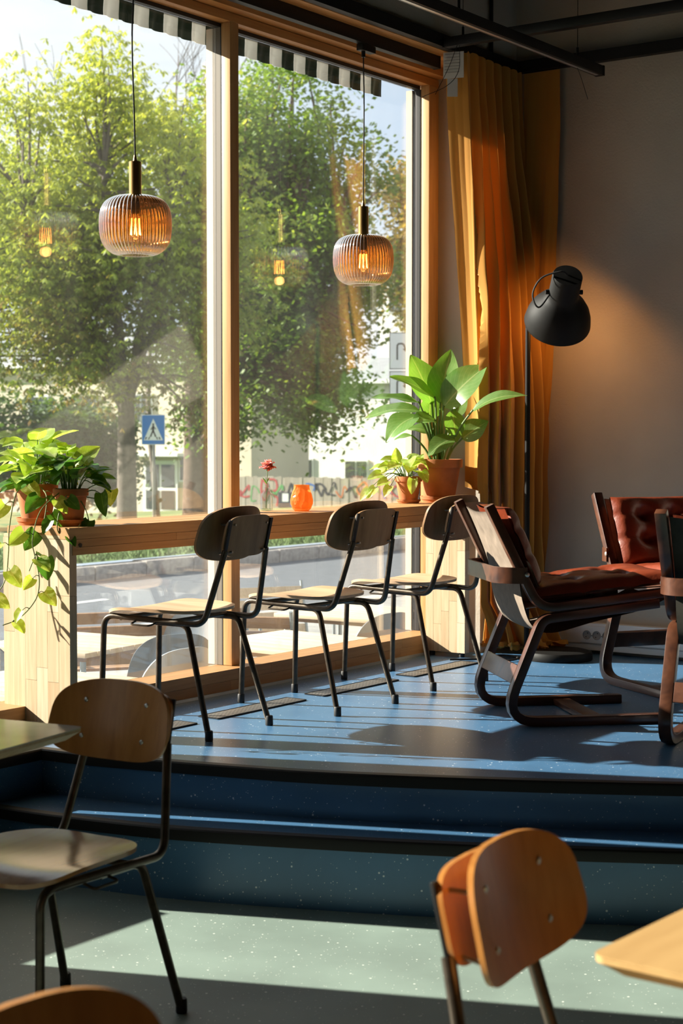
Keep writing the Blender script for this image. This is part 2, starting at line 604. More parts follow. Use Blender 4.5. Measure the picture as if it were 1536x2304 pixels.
PLAT = smooth2([(.444, 4.05), (.62, 4.068), (.885, 4.125), (1.20, 4.205), (1.516, 4.305), (2.018, 4.535), (2.48, 4.785), (3.2, 5.2), (4.2, 5.85), (5.5, 6.8), (6.4, 7.48)])
STEP = smooth2([(.444, 3.79), (.75, 3.82), (1.166, 3.906), (1.679, 4.099), (2.1, 4.29), (2.585, 4.548), (3.3, 4.96), (4.3, 5.6), (5.6, 6.55), (6.8, 7.48)])
platform = struct(MB().prism([(0.0, -4.1), (.444, -4.1)] + PLAT + [(0.0, 7.48)], 2, FLOOR_Z, 0.0)
                  .build('floor_platform', M['floor_blue'], ang=30))
step = struct(MB().prism(STEP + [(6.4, 7.48)] + PLAT[::-1][1:], 2, FLOOR_Z, STEP_Z)
              .build('floor_step', M['floor_blue'], ang=30))

def sweep2d(line, prof):
    """profile (outward, z) along a plan line whose outer side is on its right"""
    mb = MB(); n = len(line); m = len(prof)
    P = [Vector(p) for p in line]
    for i in range(n):
        d0 = (P[i] - P[max(i - 1, 0)]); d1 = (P[min(i + 1, n - 1)] - P[i])
        if d0.length < 1e-9: d0 = d1
        if d1.length < 1e-9: d1 = d0
        d0.normalize(); d1.normalize()
        n0 = Vector((d0.y, -d0.x)); n1 = Vector((d1.y, -d1.x))
        nn = (n0 + n1); nn = nn / max(.3, nn.dot(n0))
        for (o, z) in prof:
            q = P[i] + nn * o
            mb.v.append((q.x, q.y, z))
    for i in range(n - 1):
        for k in range(m):
            k2 = (k + 1) % m
            mb.f.append((i * m + k, i * m + k2, (i + 1) * m + k2, (i + 1) * m + k))
    mb.f.append(tuple(range(m)))
    mb.f.append(tuple((n - 1) * m + k for k in range(m - 1, -1, -1)))
    return mb
def nose(z):
    return [(-.034, z - .001), (-.034, z + .003), (.002, z + .0035), (.007, z - .001), (.008, z - .006), (.008, z - .034), (.001, z - .036), (.001, z - .001)]
sweep2d([(.444, -4.1)] + PLAT, nose(0.0)).build('nosing_strip', M['black'], platform, ang=30)
sweep2d(STEP, nose(STEP_Z)).build('nosing_strip', M['black'], step, ang=30)

# walls and ceiling
wall_w = struct(MB().box(-.03, .36, -4.1, 7.48, 2.93, 3.7).box(-.03, .36, 7.14, 7.48, -.9, 2.93)
                .box(-.30, 0.0, -4.1, 7.14, -.9, .0).box(-.03, .36, 1.50, 2.66, 0, 2.818).box(-.03, .36, -4.1, -.502, 0, 2.818).build('wall_window', M['plaster'], smooth=False))  # pier widened and unseen near bays closed to cut fill light
struct(MB().box(-.03, 8.7, 7.48, 7.68, -.9, 3.7).build('wall_back', M['plaster'], smooth=False))
struct(MB().box(8.5, 8.7, -4.2, 7.48, -.9, 3.7).build('wall_right', M['bounce_cut_dark'], smooth=False))
struct(MB().box(-.30, 8.7, -4.4, -4.1, -.9, 3.7).build('wall_rear', M['bounce_cut_dark'], smooth=False))
struct(MB().box(-.30, 8.7, -4.4, 7.68, 3.7, 3.85).build('ceiling', M['ceiling'], smooth=False))

# ---- staves: glued strips, each a piece of its own
def staves(parent, mat, la, l0, l1, ca, c0, c1, ta, t0, t1, cols, mean, name='stave', gap=.0005):
    """strips along axis la, side by side along axis ca, thick along axis ta"""
    w = (c1 - c0) / cols
    for c in range(cols):
        p = l0 - rnd.random() * mean * .8
        while p < l1 - 1e-4:
            q = p + mean * rnd.uniform(.6, 1.4)
            if l1 - q < mean * .25: q = l1
            a, b = max(p, l0), min(q, l1)
            p = q
            if b - a < .01: continue
            lo = [0, 0, 0]; hi = [0, 0, 0]
            lo[la], hi[la] = a + gap, b - gap
            lo[ca], hi[ca] = c0 + c * w + gap, c0 + (c + 1) * w - gap
            e = rnd.uniform(0, .0004)
            lo[ta], hi[ta] = t0 - e, t1 + e
            ctr = [(x + y) / 2 for x, y in zip(lo, hi)]
            h = [(y - x) / 2 for x, y in zip(lo, hi)]
            MB().box(-h[0], h[0], -h[1], h[1], -h[2], h[2]).build(name, mat, parent, loc=ctr, smooth=False, fix=False)

trim1 = struct(MB().box(0.0, .165, -4.1, 7.14, 0.003, .096).build('trim_1', M['oak_sill'], smooth=False))      # sill
staves(trim1, M['oak_sill'], 1, 3.0, 7.139, 2, .006, .10, 0, .02, .17, 2, .8)
MB().box(.1705, .181, 3.4, 6.92, .0005, .013).build('metal_strip', M['alu'], trim1, smooth=False)
struct(MB().box(.10, .17, 2.665, 3.34, .101, .175).build('trim_9', M['oak_y'], smooth=False))
trim2 = struct(MB().box(0.0, .36, -4.1, 7.14, 2.906, 2.929).build('trim_2', M['pine_y'], smooth=False))     # soffit
staves(trim2, M['pine_y'], 1, 3.6, 7.139, 0, .02, .359, 2, 2.904, 2.915, 6, .9)
trim3 = struct(MB().box(-.02, .11, -4.1, 7.14, 2.82, 2.857).build('trim_3', M['pine_y'], bevel=.002))       # head of the frame
MB().box(-.02, .166, -4.1, 7.139, 2.860, 2.9035).build('upper_beam', M['pine_y'], trim3, bevel=.002)
MB().box(.022, .057, -.50, 7.05, 2.803, 2.8195).build('gasket', M['gasket'], trim3, smooth=False)

def mullion(idx, y0, y1, side=0.0008):
    t = struct(MB().box(.062, .11, y0, y1, .101, 2.819).build('trim_%d' % idx, M['pine_z'], bevel=.002))
    MB().box(.0575, .0615, y0 - side, y1 + side, .101, 2.8025).build('gasket', M['gasket'], t, smooth=False)
    MB().box(.016, .057, y0 - side, y1 + side, .101, 2.8025).build('sash', M['sash_grey'], t, smooth=False)
    MB().box(-.02, .0155, y0 - side, y1 + side, .101, 2.8025).build('outer_sash', M['sash_pale'], t, smooth=False)
    return t
mullion(4, 5.495, 5.552)
mullion(5, 3.665, 3.895)
mullion(6, 3.345, 3.57)
mullion(7, -.50, -.35)
j = struct(MB().box(.062, .11, 7.05, 7.139, .101, 2.819).build('trim_8', M['pine_z'], bevel=.002))           # jamb by the curtain
MB().box(.0575, .0615, 7.048, 7.139, .101, 2.8025).build('gasket', M['gasket'], j, smooth=False)
MB().box(.016, .057, 7.047, 7.139, .101, 2.8025).build('sash', M['gasket'], j, smooth=False)
MB().box(-.02, .0155, 7.041, 7.139, .101, 2.8025).build('outer_sash', M['sash_pale'], j, smooth=False)
for i, (a, b) in enumerate(((5.5535, 7.0405), (3.8965, 5.4935), (2.661, 3.3435), (-.3485, 1.499), (3.5715, 3.6635))):
    struct(MB().box(.027, .033, a, b, .1012, 2.8025).build('window_%d' % (i + 1), M['glass'], smooth=False))

# ================================================================== THE COUNTER AT THE WINDOW
counter = empty('bar_counter', (.2, 5.6, 0), 0, 'long oak block-board window counter running along the glass on two end panels', 'counter')
CI = Matrix.Translation(-Vector((.2, 5.6, 0)))
def cstaves(*a, **k):
    k['name'] = k.get('name', 'stave')
    before = set(counter.children)
    staves(counter, *a, **k)
    for o in counter.children:
        if o not in before: o.location = Vector(o.location) - Vector((.2, 5.6, 0))
cstaves(M['oak_y'], 1, 4.236, 7.136, 0, .352, .40, 2, .7145, .755, 1, .85, name='top_stave')
cstaves(M['oak_y'], 1, 4.236, 7.136, 0, .085, .352, 2, .727, .755, 6, .85, name='top_stave')
cstaves(M['oak_y'], 1, 4.252, 6.929, 2, .657, .7135, 0, .356, .3995, 2, .7, name='fascia_stave')
cstaves(M['oak_z'], 2, .004, .7135, 0, .062, .3985, 1, 4.2375, 4.273, 6, .34, name='panel_stave')
cstaves(M['oak_z'], 2, .022, .7135, 0, .172, .3985, 1, 6.931, 6.972, 5, .4, name='panel_stave')
for (ya, yb) in ((4.2365, 4.30), (6.905, 7.135)):
    MB().box(-.133, .1515, -(yb - ya) / 2, (yb - ya) / 2, -.006, .006).build('end_stave', M['oak_x'], counter, loc=(.2 - .2, (ya + yb) / 2 - 5.6, .7205), smooth=False)
for x in (.20, .37):
    MB().lathe([(.014, 0), (.014, .021)], 12).build('foot', M['rubber'], counter, loc=(x - .2, 6.95 - 5.6, 0))
MB().lathe([(.0, -.001), (.007, -.001), (.008, .0015), (.0, .002)], 14, rot=Matrix.Rotation(PI / 2, 3, 'Y')).build('dowel_plug', M['black'], counter, loc=(.2005, 4.29 - 5.6, .692))

# ================================================================== FLOOR GRATES
def grate_mat():
    k = NT('grate_metal')
    vec = k.coords('Object', (1, 1, 1))
    sep = k.n('ShaderNodeSeparateXYZ'); k.l(vec, sep.inputs[0])
    fx = k.math('FRACT', k.math('MULTIPLY', sep.outputs[0], 62.0))
    fy = k.math('FRACT', k.math('MULTIPLY', sep.outputs[1], 40.0))
    ix = k.math('LESS_THAN', k.math('ABSOLUTE', k.math('SUBTRACT', fx, .5)), .24)
    iy = k.math('LESS_THAN', k.math('ABSOLUTE', k.math('SUBTRACT', fy, .5)), .30)
    inx = k.math('LESS_THAN', k.math('ABSOLUTE', sep.outputs[0]), .040)
    h = k.math('MULTIPLY', k.math('MULTIPLY', ix, iy), inx)
    k.base(k.mixc(h, (.20, .18, .155), (.012, .011, .010)))
    k.b.inputs['Metallic'].default_value = .5
    k.b.inputs['Roughness'].default_value = .45
    return k.m
M['grate'] = grate_mat()
gl = ['perforated metal floor grate nearest the step edge, half hidden by the foreground chair', 'perforated metal floor grate behind the first bar chair',
      'perforated metal floor grate beneath the middle bar chair', 'perforated metal floor grate beside the right end panel of the counter']
for i, y0 in enumerate((4.19, 4.875, 5.56, 6.25)):
    g = empty('floor_grate', (.50, y0 + .28, 0), 0, gl[i], 'grate', 'floor grates along the window')
    MB().box(-.048, .048, -.278, .278, .0008, .004).build('plate', M['grate'], g, bevel=.0008)
    for k_, (a, b, c, d) in enumerate(((-.052, -.0485, -.28, .28), (.0485, .052, -.28, .28), (-.048, .048, -.282, -.2785), (-.048, .048, .2785, .282))):
        MB().box(a, b, c, d, .0008, .0055).build('rim', M['black'], g, smooth=False)

# ================================================================== TRUNKING WITH SOCKETS ON THE BACK WALL
tr = empty('cable_trunking', (2.2, 7.45, .02), 0, 'white cable trunking with rows of power sockets low on the back wall', 'trunking')
MB().box(-1.62, 3.4, -.030, .0295, 0, .135).build('body', M['white_plastic'], tr, bevel=.003)
MB().box(-1.62, 3.4, -.0335, -.0305, .030, .034).build('seam', M['socket_dark'], tr, smooth=False)
RX = Matrix.Rotation(PI / 2, 3, 'X')
for gx in (-1.336, -1.04, -.45, .20):
    MB().box(gx - .09, gx + .10, -.0365, -.0305, .037, .122).build('socket_cover', M['white_plastic'], tr, bevel=.002)
    for s_ in range(3):
        x = gx - .052 + s_ * .054
        so = MB().lathe([(.0205, 0), (.0225, .001), (.0225, .003), (.0195, .003), (.0185, -.004), (.0, -.004)], 20, rot=RX).build('socket', M['socket_dark'], tr, loc=(x, -.0368, .076))
        for dx in (-.0095, .0095):
            MB().lathe([(.0, -.001), (.0028, -.001), (.0028, .001), (0, .001)], 8, rot=RX).build('hole', M['hole'], so, loc=(dx * .5, -.0005, dx))
        MB().lathe([(.0, -.001), (.0022, -.001), (.0022, .001), (0, .001)], 8, rot=RX).build('indicator', M['hole'], tr, loc=(x + .027, -.0375, .073))

# ================================================================== BLACK RAILS OVERHEAD
cr = MB().box(.362, .40, -4.0, 7.44, 2.906, 2.965).build('curtain_rail', M['black'], smooth=False)
tag(cr, 'black curtain rail running along the wall above the window', 'rail')
cr2 = MB().box(.402, 8.4, 7.415, 7.455, 2.906, 2.962).build('curtain_rail', M['black'], smooth=False)
tag(cr2, 'black curtain rail running along the back wall', 'rail')
lt = empty('lighting_track', (.27, 1.5, 2.845), 0, 'black lighting track under the wooden soffit that carries the pendant lamps', 'track')
MB().box(-.018, .018, -1.5, 5.36, 0, .058).build('track_body', M['black'], lt, bevel=.002)
MB().box(-.019, .019, 5.3605, 5.372, -.001, .058).build('end_cap', M['black'], lt, smooth=False)
ta = empty('lighting_track', (.955, 3.4, 2.79), 0, 'long black suspended track ending short of the back wall, crossing below the other', 'track')
MB().box(-.022, .022, -6.5, 3.82, 0, .045).build('track_body', M['black'], ta, bevel=.002)
MB().box(-.008, .008, -6.5, 3.80, -.002, .001).build('slot', M['alu'], ta, smooth=False)
MB().box(-.023, .023, 3.8205, 3.835, -.001, .046).build('end_cap', M['black'], ta, smooth=False)
for wy in (2.55, 3.60, -.5):
    MB().tube([(0, wy, .045), (0, wy, .09)], .006, 8).build('wire_grip', M['black'], ta)
    MB().tube([(0, wy, .09), (0, wy, .909)], .0018, 6).build('hanging_wire', M['black'], ta)
MB().tube(spline([(0.0, 3.60, -.003), (.015, 3.61, -.05), (.045, 3.62, -.15)], 5), .0015, 6).build('wire_end', M['black'], ta)
tb = empty('lighting_track', (3.2, 6.73, 2.90), 0, 'black suspended track running across the room in front of the back wall', 'track')
MB().box(-2.79, 5.0, -.022, .022, 0, .045).build('track_body', M['black'], tb, bevel=.002)
MB().box(-2.799, -2.7905, -.023, .023, -.001, .046).build('end_cap', M['black'], tb, smooth=False)
for wx in (-2.70, .6):
    MB().tube([(wx, 0, .045), (wx, 0, .085)], .006, 8).build('wire_grip', M['black'], tb)
    MB().tube([(wx, 0, .085), (wx, 0, .799)], .0018, 6).build('hanging_wire', M['black'], tb)
MB().tube(spline([(-2.72, -.02, .0), (-2.76, -.03, -.10), (-2.82, -.05, -.22)], 5), .0015, 6).build('wire_end', M['black'], tb)
MB().tube(spline([(-2.71, -.015, -.002), (-2.705, -.03, -.12), (-2.75, -.06, -.19), (-2.86, -.10, -.235)], 5), .0015, 6).build('wire_end', M['black'], tb)
pp = MB().tube([(.376, 7.20, 2.966), (.376, 7.20, 3.699)], .010, 10).build('ceiling_rod', M['black'])
tag(pp, 'thin black vertical rod rising from the curtain rail in the corner', 'rod')
gd = empty('round_duct', (3.0, 6.1, 2.94), 0)
MB().tube([(-1.4, 0, 0), (1.6, 0, 0)], .11, 28).build('duct_pipe', simple('duct_green', (.03, .13, .10), .5), gd)
for wx in (-1.2, .9):
    MB().tube([(wx, 0, .1095), (wx, 0, .759)], .004, 6).build('hanger', M['black'], gd)
tag(gd, 'dark green round duct just visible at the top right corner', 'duct')
# ================================================================== SCHOOL CHAIRS
def superell(hw, hh, n, e=3.2, taper=0.0, arch=0.0):
    out = []
    for k in range(n):
        a = 2 * PI * k / n
        c, s_ = math.cos(a), math.sin(a)
        u = hw * math.copysign(abs(c) ** (2 / e), c)
        w = hh * math.copysign(abs(s_) ** (2 / e), s_)
        u *= 1 - taper * (w / hh)
        w += arch * (1 - (u / hw) ** 2) * (1 if w > 0 else -.6)
        out.append((u, w))
    return out

def make_chair(seat_m, back_m):
    t = empty('school_chair')
    # seat: dished plywood, waterfall front
    ol = []
    for (u, w) in superell(.205, .197, 56, 3.4):
        ol.append((u, w * (1 - .10 * (-u / .205) * .5 + .02)))
    def zs(u, w):
        z = .447 - .011 * (1 - (w / .2) ** 2) * math.exp(-((u + .04) / .16) ** 2)
        z += .010 * (w / .2) ** 2 * (1 if u < .08 else max(0, 1 - (u - .08) / .12))
        if u > .10: z -= .9 * (u - .10) ** 2 * 2.0
        if u < -.12: z += .7 * (u + .12) ** 2
        return z
    MB().plate(ol, lambda u, w: (u + .055, w, zs(u, w)), lambda u, w: (u * .995 + .055, w * .995, zs(u, w) - .011), 8).build('seat', seat_m, t)
    # backrest boards, curved round the sitter and leaning back
    LEAN = math.tan(math.radians(13))
    def bmap(x0, z0, R, off):
        def f(u, w):
            return (x0 - w * LEAN + u * u / (2 * R) + off, u, z0 + w)
        return f
    fo = superell(.190, .094, 60, 3.3, .05, .006)
    front = MB().plate(fo, bmap(-.232, .728, .50, .005), bmap(-.232, .728, .50, -.005), 7).build('backrest_board', back_m, t)
    bo = superell(.138, .075, 48, 4.2, .0)
    rear = MB().plate(bo, bmap(-.288, .722, .75, .0045), bmap(-.288, .722, .75, -.0045), 6).build('rear_board', back_m, t)
    rot = Matrix.Rotation(PI / 2, 3, 'Y') @ Matrix.Rotation(0, 3, 'Z')
    for (u, w) in ((-.098, .045), (.098, .045), (-.098, -.045), (.098, -.045)):
        p = bmap(-.232, .728, .50, .0058)(u, w)
        MB().lathe([(0, -.002), (.0062, -.002), (.0062, .0006), (.004, .0018), (0, .0012)], 12, rot=rot).build('screw', M['screw'], front, loc=p)
        q = bmap(-.288, .722, .75, -.006)(u, w * .9)
    for sy in (-1, 1):
        # one bent tube: front leg, seat rail, upright
        path = fillet([(.262, .172 * sy, .016), (.248, .166 * sy, .420), (-.207, .168 * sy, .408), (-.2745, .128 * sy, .672)], [.05, .055], 7)
        MB().tube(path, .0112, 12).build('frame_tube', M['metal_dark'], t)
        rl = fillet([(.02, .150 * sy, .405), (-.128, .158 * sy, .405), (-.243, .190 * sy, .016)], [.05], 7)
        MB().tube(rl, .0112, 12).build('rear_leg', M['metal_dark'], t)
        for (x, y) in ((.2625, .1722 * sy), (-.2455, .1908 * sy)):
            MB().lathe([(.0135, 0), (.0148, .004), (.0142, .034), (.0125, .037), (.0112, .037)], 14).build('foot_cap', M['rubber'], t, loc=(x, y, 0))
        # flat bracket on the rear board
        c = Vector(bmap(-.288, .722, .75, -.0085)(.128 * sy, 0))
        az = Vector((-LEAN, 0, 1)).normalized(); ay = Vector((0, 1, 0)); ax = ay.cross(az)
        MB().obox(c, ax, ay, az, .0035, .008, .062).build('bracket', M['black'], t, bevel=.001)
        lk = MB().tube([(-.2865, .10 * sy, .668), (-.228, .10 * sy, .660)], .004, 8).build('link_rod', M['steel'], t)
        lk2 = MB().tube([(-.302, .10 * sy, .765), (-.238, .10 * sy, .765)], .004, 8).build('link_rod', M['steel'], t)
        # wire bumper under the seat edge
        MB().tube(fillet([(.10, .160 * sy, .408), (.10, .200 * sy, .396), (.01, .200 * sy, .396), (.01, .160 * sy, .404)], .014, 4), .0038, 8).build('stacking_bumper', M['metal_dark'], t)
    for x in (.17, -.07):
        MB().tube([(x, -.166, .413), (x, .166, .413)], .009, 10).build('cross_bar', M['metal_dark'], t)
    return t

light_chair = make_chair(M['ply_seat'], M['ply_mid'])
dark_chair = make_chair(M['ply_seat_dark'], M['ply_dark'])
def put(o, x, y, z, deg, label, group):
    o.location = (x, y, z); o.rotation_euler = (0, 0, math.radians(deg))
    tag(o, label, 'chair', group)
GB = 'bar chairs at the window counter'
put(light_chair, .554, 4.68, 0, 184, 'plywood school chair at the window counter, nearest of the three to the trailing plants', GB)
put(copy_tree(light_chair), .637, 5.40, 0, 178, 'plywood school chair in the middle of the three at the window counter', GB)
put(copy_tree(light_chair), .605, 6.165, 0, 175.5, 'plywood school chair at the window counter, below the big potted plant and beside the curtain', GB)
GC = 'chairs on the green floor'
put(dark_chair, 1.696, 2.88, FLOOR_Z, -86, 'dark plywood school chair in front of the steps with its seat under the grey table', GC)
put(copy_tree(dark_chair), 3.562, 2.252, FLOOR_Z, 5, 'orange-brown plywood school chair in the right foreground beside the wooden table', GC)
put(copy_tree(dark_chair), 3.51, 1.25, FLOOR_Z, -2, 'reddish plywood school chair of which only the top edge shows at the bottom left', GC)

# ================================================================== CAFE TABLES
def cafe_table(label, corner, a1, a2, l1, l2, top_m, edge_m, ztop):
    """square table given one corner and the two edge directions (degrees)"""
    d1 = Vector((math.cos(math.radians(a1)), math.sin(math.radians(a1))))
    d2 = Vector((-d1.y, d1.x))
    if d2.dot(Vector((math.cos(math.radians(a2)), math.sin(math.radians(a2))))) < 0: d2 = -d2
    ctr = Vector(corner) + d1 * l1 / 2 + d2 * l2 / 2
    t = empty('cafe_table', (ctr.x, ctr.y, FLOOR_Z), math.radians(a1), label, 'table')
    def rr(hx, hy, r, n=6):
        out = []
        for (sx, sy, a0) in ((1, 1, 0), (-1, 1, 90), (-1, -1, 180), (1, -1, 270)):
            for k in range(n + 1):
                a = math.radians(a0 + 90 * k / n)
                out.append((sx * (hx - r) + r * math.cos(a), sy * (hy - r) + r * math.sin(a)))
        return out
    H = ztop - FLOOR_Z
    MB().prism(rr(l1 / 2, l2 / 2, .022), 2, H - .003, H).build('table_top', top_m, t, ang=30)
    o1, o2 = rr(l1 / 2 - .0005, l2 / 2 - .0005, .022), rr(l1 / 2 - .028, l2 / 2 - .028, .015)
    mb = MB(); n = len(o1)
    for (o, z) in ((o1, H - .0032), (o1, H - .010), (o2, H - .030)):
        mb.v += [(p[0], p[1], z) for p in o]
    for k in range(2):
        for i in range(n):
            i2 = (i + 1) % n
            mb.f.append((k * n + i, k * n + i2, (k + 1) * n + i2, (k + 1) * n + i))
    mb.f.append(tuple(range(n))); mb.f.append(tuple(2 * n + i for i in range(n)))
    mb.build('edge_band', edge_m, t, ang=25)
    MB().lathe([(.03, .022), (.03, H - .034)], 20).build('column', M['black'], t)
    MB().lathe([(.22, 0), (.22, .008), (.20, .016), (.05, .021), (.03, .022)], 36).build('base_plate', M['black'], t)
    MB().box(-.15, .15, -.15, .15, H - .0345, H - .0302).build('mount_plate', M['black'], t, smooth=False)
    return t
cafe_table('grey-topped cafe table corner at the left edge in front of the dark chair', (1.731, 2.941), -80, 190, .7, .7, M['table_grey'], M['table_edge'], .369)
cafe_table('light wooden cafe table corner at the right edge of the foreground', (3.565, 2.04), -3, 87, .7, .7, M['table_wood'], M['table_wood'], .369)

# ================================================================== BENTWOOD ARMCHAIRS
W = .2625
def p2(pts, rads, n=7):
    return [(p.x, p.z) for p in fillet([(a, 0, b) for a, b in pts], rads, n)]
def make_armchair(canvas):
    t = empty('lounge_chair')
    base = p2([(.56, .0175), (-.066, .0175), (.088, .400), (.54, .453)], [.095, .055])
    seatf = p2([(.62, .500), (.075, .438), (-.118, .826)], [.10])
    def at(path, s):
        """point at share s of the straight back post"""
        a, b = Vector((.030, .530)), Vector((-.118, .826))
        return a + (b - a) * s
    for sy in (-1, 1):
        y0, y1 = sorted((sy * W, sy * (W - .046)))
        MB().ribbon(base, .035, y0, y1).build('base_frame', M['rosewood'], t, bevel=.005)
        z0, z1 = sorted((sy * (W - .002), sy * (W - .044)))
        MB().ribbon(seatf, .034, z0, z1).build('seat_frame', M['rosewood'], t, bevel=.005)
    # bars between the two sides
    MB().box(.27, .34, -W + .047, W - .047, .004, .026).build('floor_stretcher', M['rosewood'], t, bevel=.003)
    d = Vector((.154, 0, .38)).normalized()
    nrm = Vector((d.z, 0, -d.x))
    MB().obox((-.005, 0, .190), nrm, (0, 1, 0), d, .009, W - .047, .036).build('leg_stretcher', M['rosewood'], t, bevel=.003)
    MB().box(.42, .47, -W + .05, W - .05, .425, .447).build('seat_stretcher', M['rosewood'], t, bevel=.003)
    # bent hoop behind the back
    cz, cx = .565, .012
    hoop = []
    for k in range(17):
        a = PI * k / 16
        y = (W + .006) * math.cos(a)
        x = cx + .012 - .115 * min(1, math.sin(a) * 1.5) ** .8
        hoop.append((x, y))
    mb = MB()
    n = len(hoop)
    for th in (0, .013):
        for (x, y) in hoop:
            sc = 1 - th / .3
            for z in (cz - .030, cz + .030):
                mb.v.append(((x - cx) * (1 - th / .12) + cx, y * (1 - th / W * .9), z))
    q = 2 * n
    for i in range(n - 1):
        a, b = 2 * i, 2 * (i + 1)
        mb.f += [(a, b, b + 1, a + 1), (q + a, q + a + 1, q + b + 1, q + b), (a, q + a, q + b, b), (a + 1, b + 1, q + b + 1, q + a + 1)]
    mb.f += [(0, 1, q + 1, q), (q - 2, q - 1, 2 * q - 1, 2 * q - 2)]
    mb.build('lumbar_hoop', M['rosewood'], t, ang=35)
    for sy in (-1, 1):
        MB().lathe([(0, -.001), (.009, -.001), (.009, .003), (.005, .005), (0, .005)], 14, rot=Matrix.Rotation(-sy * PI / 2, 3, 'X')).build('bolt', M['screw'], t, loc=(cx + .010, sy * (W + .0065), cz + .004))
    # canvas sling: down the back, hanging under the seat, up to its front
    sl = spline([(-.092, 0, .805), (-.045, 0, .70), (.000, 0, .58), (.018, 0, .47), (.055, 0, .375), (.13, 0, .345), (.30, 0, .385), (.48, 0, .425), (.585, 0, .470)], 6)
    NS = len(sl)
    WI = W - .046
    def can(off):
        def f(u, v):
            p = sl[min(NS - 1, int(round(v * (NS - 1))))]
            y = (u * 2 - 1) * WI
            sag = (1 - (u * 2 - 1) ** 2)
            b = 0.0
            for (bu, bv) in ((.34, .12), (.66, .12), (.34, .24), (.66, .24)):
                b += .012 * math.exp(-(((u - bu) / .05) ** 2 + ((v - bv) / .018) ** 2))
            return (p.x + off - .014 * sag + b, y, p.z - (.012 * sag if v < .02 else 0))
        return f
    mb = MB().grid(can(0), 25, NS)
    k0 = len(mb.v)
    mb.grid(can(.005), 25, NS)
    mb.build('canvas_sling', canvas, t, ang=60)
    # cushions
    def puff(L0, L1, thick, w, nb, flat=False):
        """padded panel between two points in the x-z plane with buttoned dimples"""
        A, B = Vector((L0[0], 0, L0[1])), Vector((L1[0], 0, L1[1]))
        dd = (B - A); ll = dd.length; dd.normalize()
        nn = Vector((-dd.z, 0, dd.x))
        if nn.z < 0: nn = -nn
        btn = [(bu, bv) for bu in (-.36, .36) for bv in nb]
        def prof(u, v, s_):
            e = (1 - abs(u) ** 3.5) * (1 - abs(v * 2 - 1) ** 6)
            h = max(e, 0) ** .45 * thick
            for (bu, bv) in btn:
                r2 = ((u - bu) * w / .05) ** 2 + ((v - bv) * ll / .05) ** 2
                h -= thick * .85 * math.exp(-r2 * 1.6)
            for bv in nb:
                h -= thick * .10 * math.exp(-((v - bv) * ll / .016) ** 2)
            hh = h * s_ if s_ > 0 else -thick * .15
            crown = .018 * abs(u) ** 2
            p = A + dd * (v * ll) + nn * (hh + crown + .018)
            return (p.x, u * w, p.z)
        m = MB().grid(lambda a, b: prof(a * 2 - 1, b, 1), 29, 33)
        m.grid(lambda a, b: prof(a * 2 - 1, b, -1), 29, 33)
        return m
    MB_b = puff((-.075, .800), (.052, .505), .060, WI - .002, (.28, .62))
    MB_b.build('back_cushion', M['leather'], t, ang=70)
    MB_s = puff((.045, .445), (.635, .505), .060, WI + .03, (.35, .68))
    MB_s.build('seat_cushion', M['leather'], t, ang=70)
    return t
a1 = make_armchair(M['canvas'])
a1.location = (1.3885, 5.575, 0); a1.rotation_euler = (0, 0, math.radians(45))
GA = 'bentwood lounge chairs on the platform'
tag(a1, 'bentwood lounge chair seen from behind with sunlit pale canvas back, beside the bar chairs', 'armchair', GA)
a2 = copy_tree(a1)
a2.location = (1.47, 6.796, 0); a2.rotation_euler = (0, 0, math.radians(-34))
tag(a2, 'bentwood lounge chair facing the room with red leather back, close to the back wall', 'armchair', GA)
a3 = make_armchair(M['canvas_dark'])
a3.location = (2.41, 5.406, 0); a3.rotation_euler = (0, 0, math.radians(100.8))
tag(a3, 'bentwood lounge chair with dark canvas back cut off by the right edge', 'armchair', GA)

# ================================================================== FLOOR LAMP
fl = empty('floor_lamp', (.785, 7.166, 0), 0, 'dark metal floor lamp with a bell shade turned to the wall beside the curtain', 'lamp')
MB().lathe([(.163, 0), (.165, .004), (.165, .030), (.158, .040), (.135, .046), (.0, .048)], 56).build('base', M['lamp_black'], fl)
pp_ = (-.126, -.089)
head_c = Vector((.803 - .785, 7.142 - 7.166 - .04, 1.62))
tocam = Vector((.5803, -.8144, 0))
axis = (tocam * .74 + Vector((0, 0, .67)) + Vector((.05, .035, 0))).normalized()
q = Vector((0, 0, 1)).rotation_difference(axis).to_matrix()
jt = head_c + axis * .20
pole = fillet([(pp_[0], pp_[1], .040), (pp_[0], pp_[1], 1.69), (jt.x - .05, jt.y + .02, jt.z + .0)], [.09], 8)
MB().tube(pole, .0125, 14).build('pole', M['lamp_black'], fl)
prof = [(.158, 0), (.159, .004), (.158, .012), (.152, .05), (.140, .085), (.118, .120), (.094, .145), (.077, .165), (.071, .185), (.0705, .30), (.068, .306), (.0, .308)]
inner = [(.0, .296), (.064, .296), (.065, .185), (.072, .163), (.090, .141), (.114, .116), (.136, .082), (.148, .05), (.154, .012), (.154, .002)]
m = MB()
m.lathe(prof[::-1] + [(r, z) for r, z in inner[::-1]], 48, c=head_c, rot=q)
m.build('shade', M['lamp_black'], fl, fix=True, ang=50)
side = axis.cross(Vector((0, 0, 1))).normalized()
MB().tube([jt - side * .088 + Vector((0, 0, 0)), jt + side * .088], .011, 12).build('swivel_joint', M['lamp_black'], fl)
cp = head_c + axis * .309
MB().tube(spline([cp + Vector((.0, 0, .0)), cp + axis * .02 - Vector((.03, .02, 0)), cp - Vector((.10, .07, .015)), cp - Vector((.135, .09, .09)), cp - Vector((.11, .075, .15)), jt - side * -.06], 7), .004, 8).build('power_cord', M['rubber'], fl)
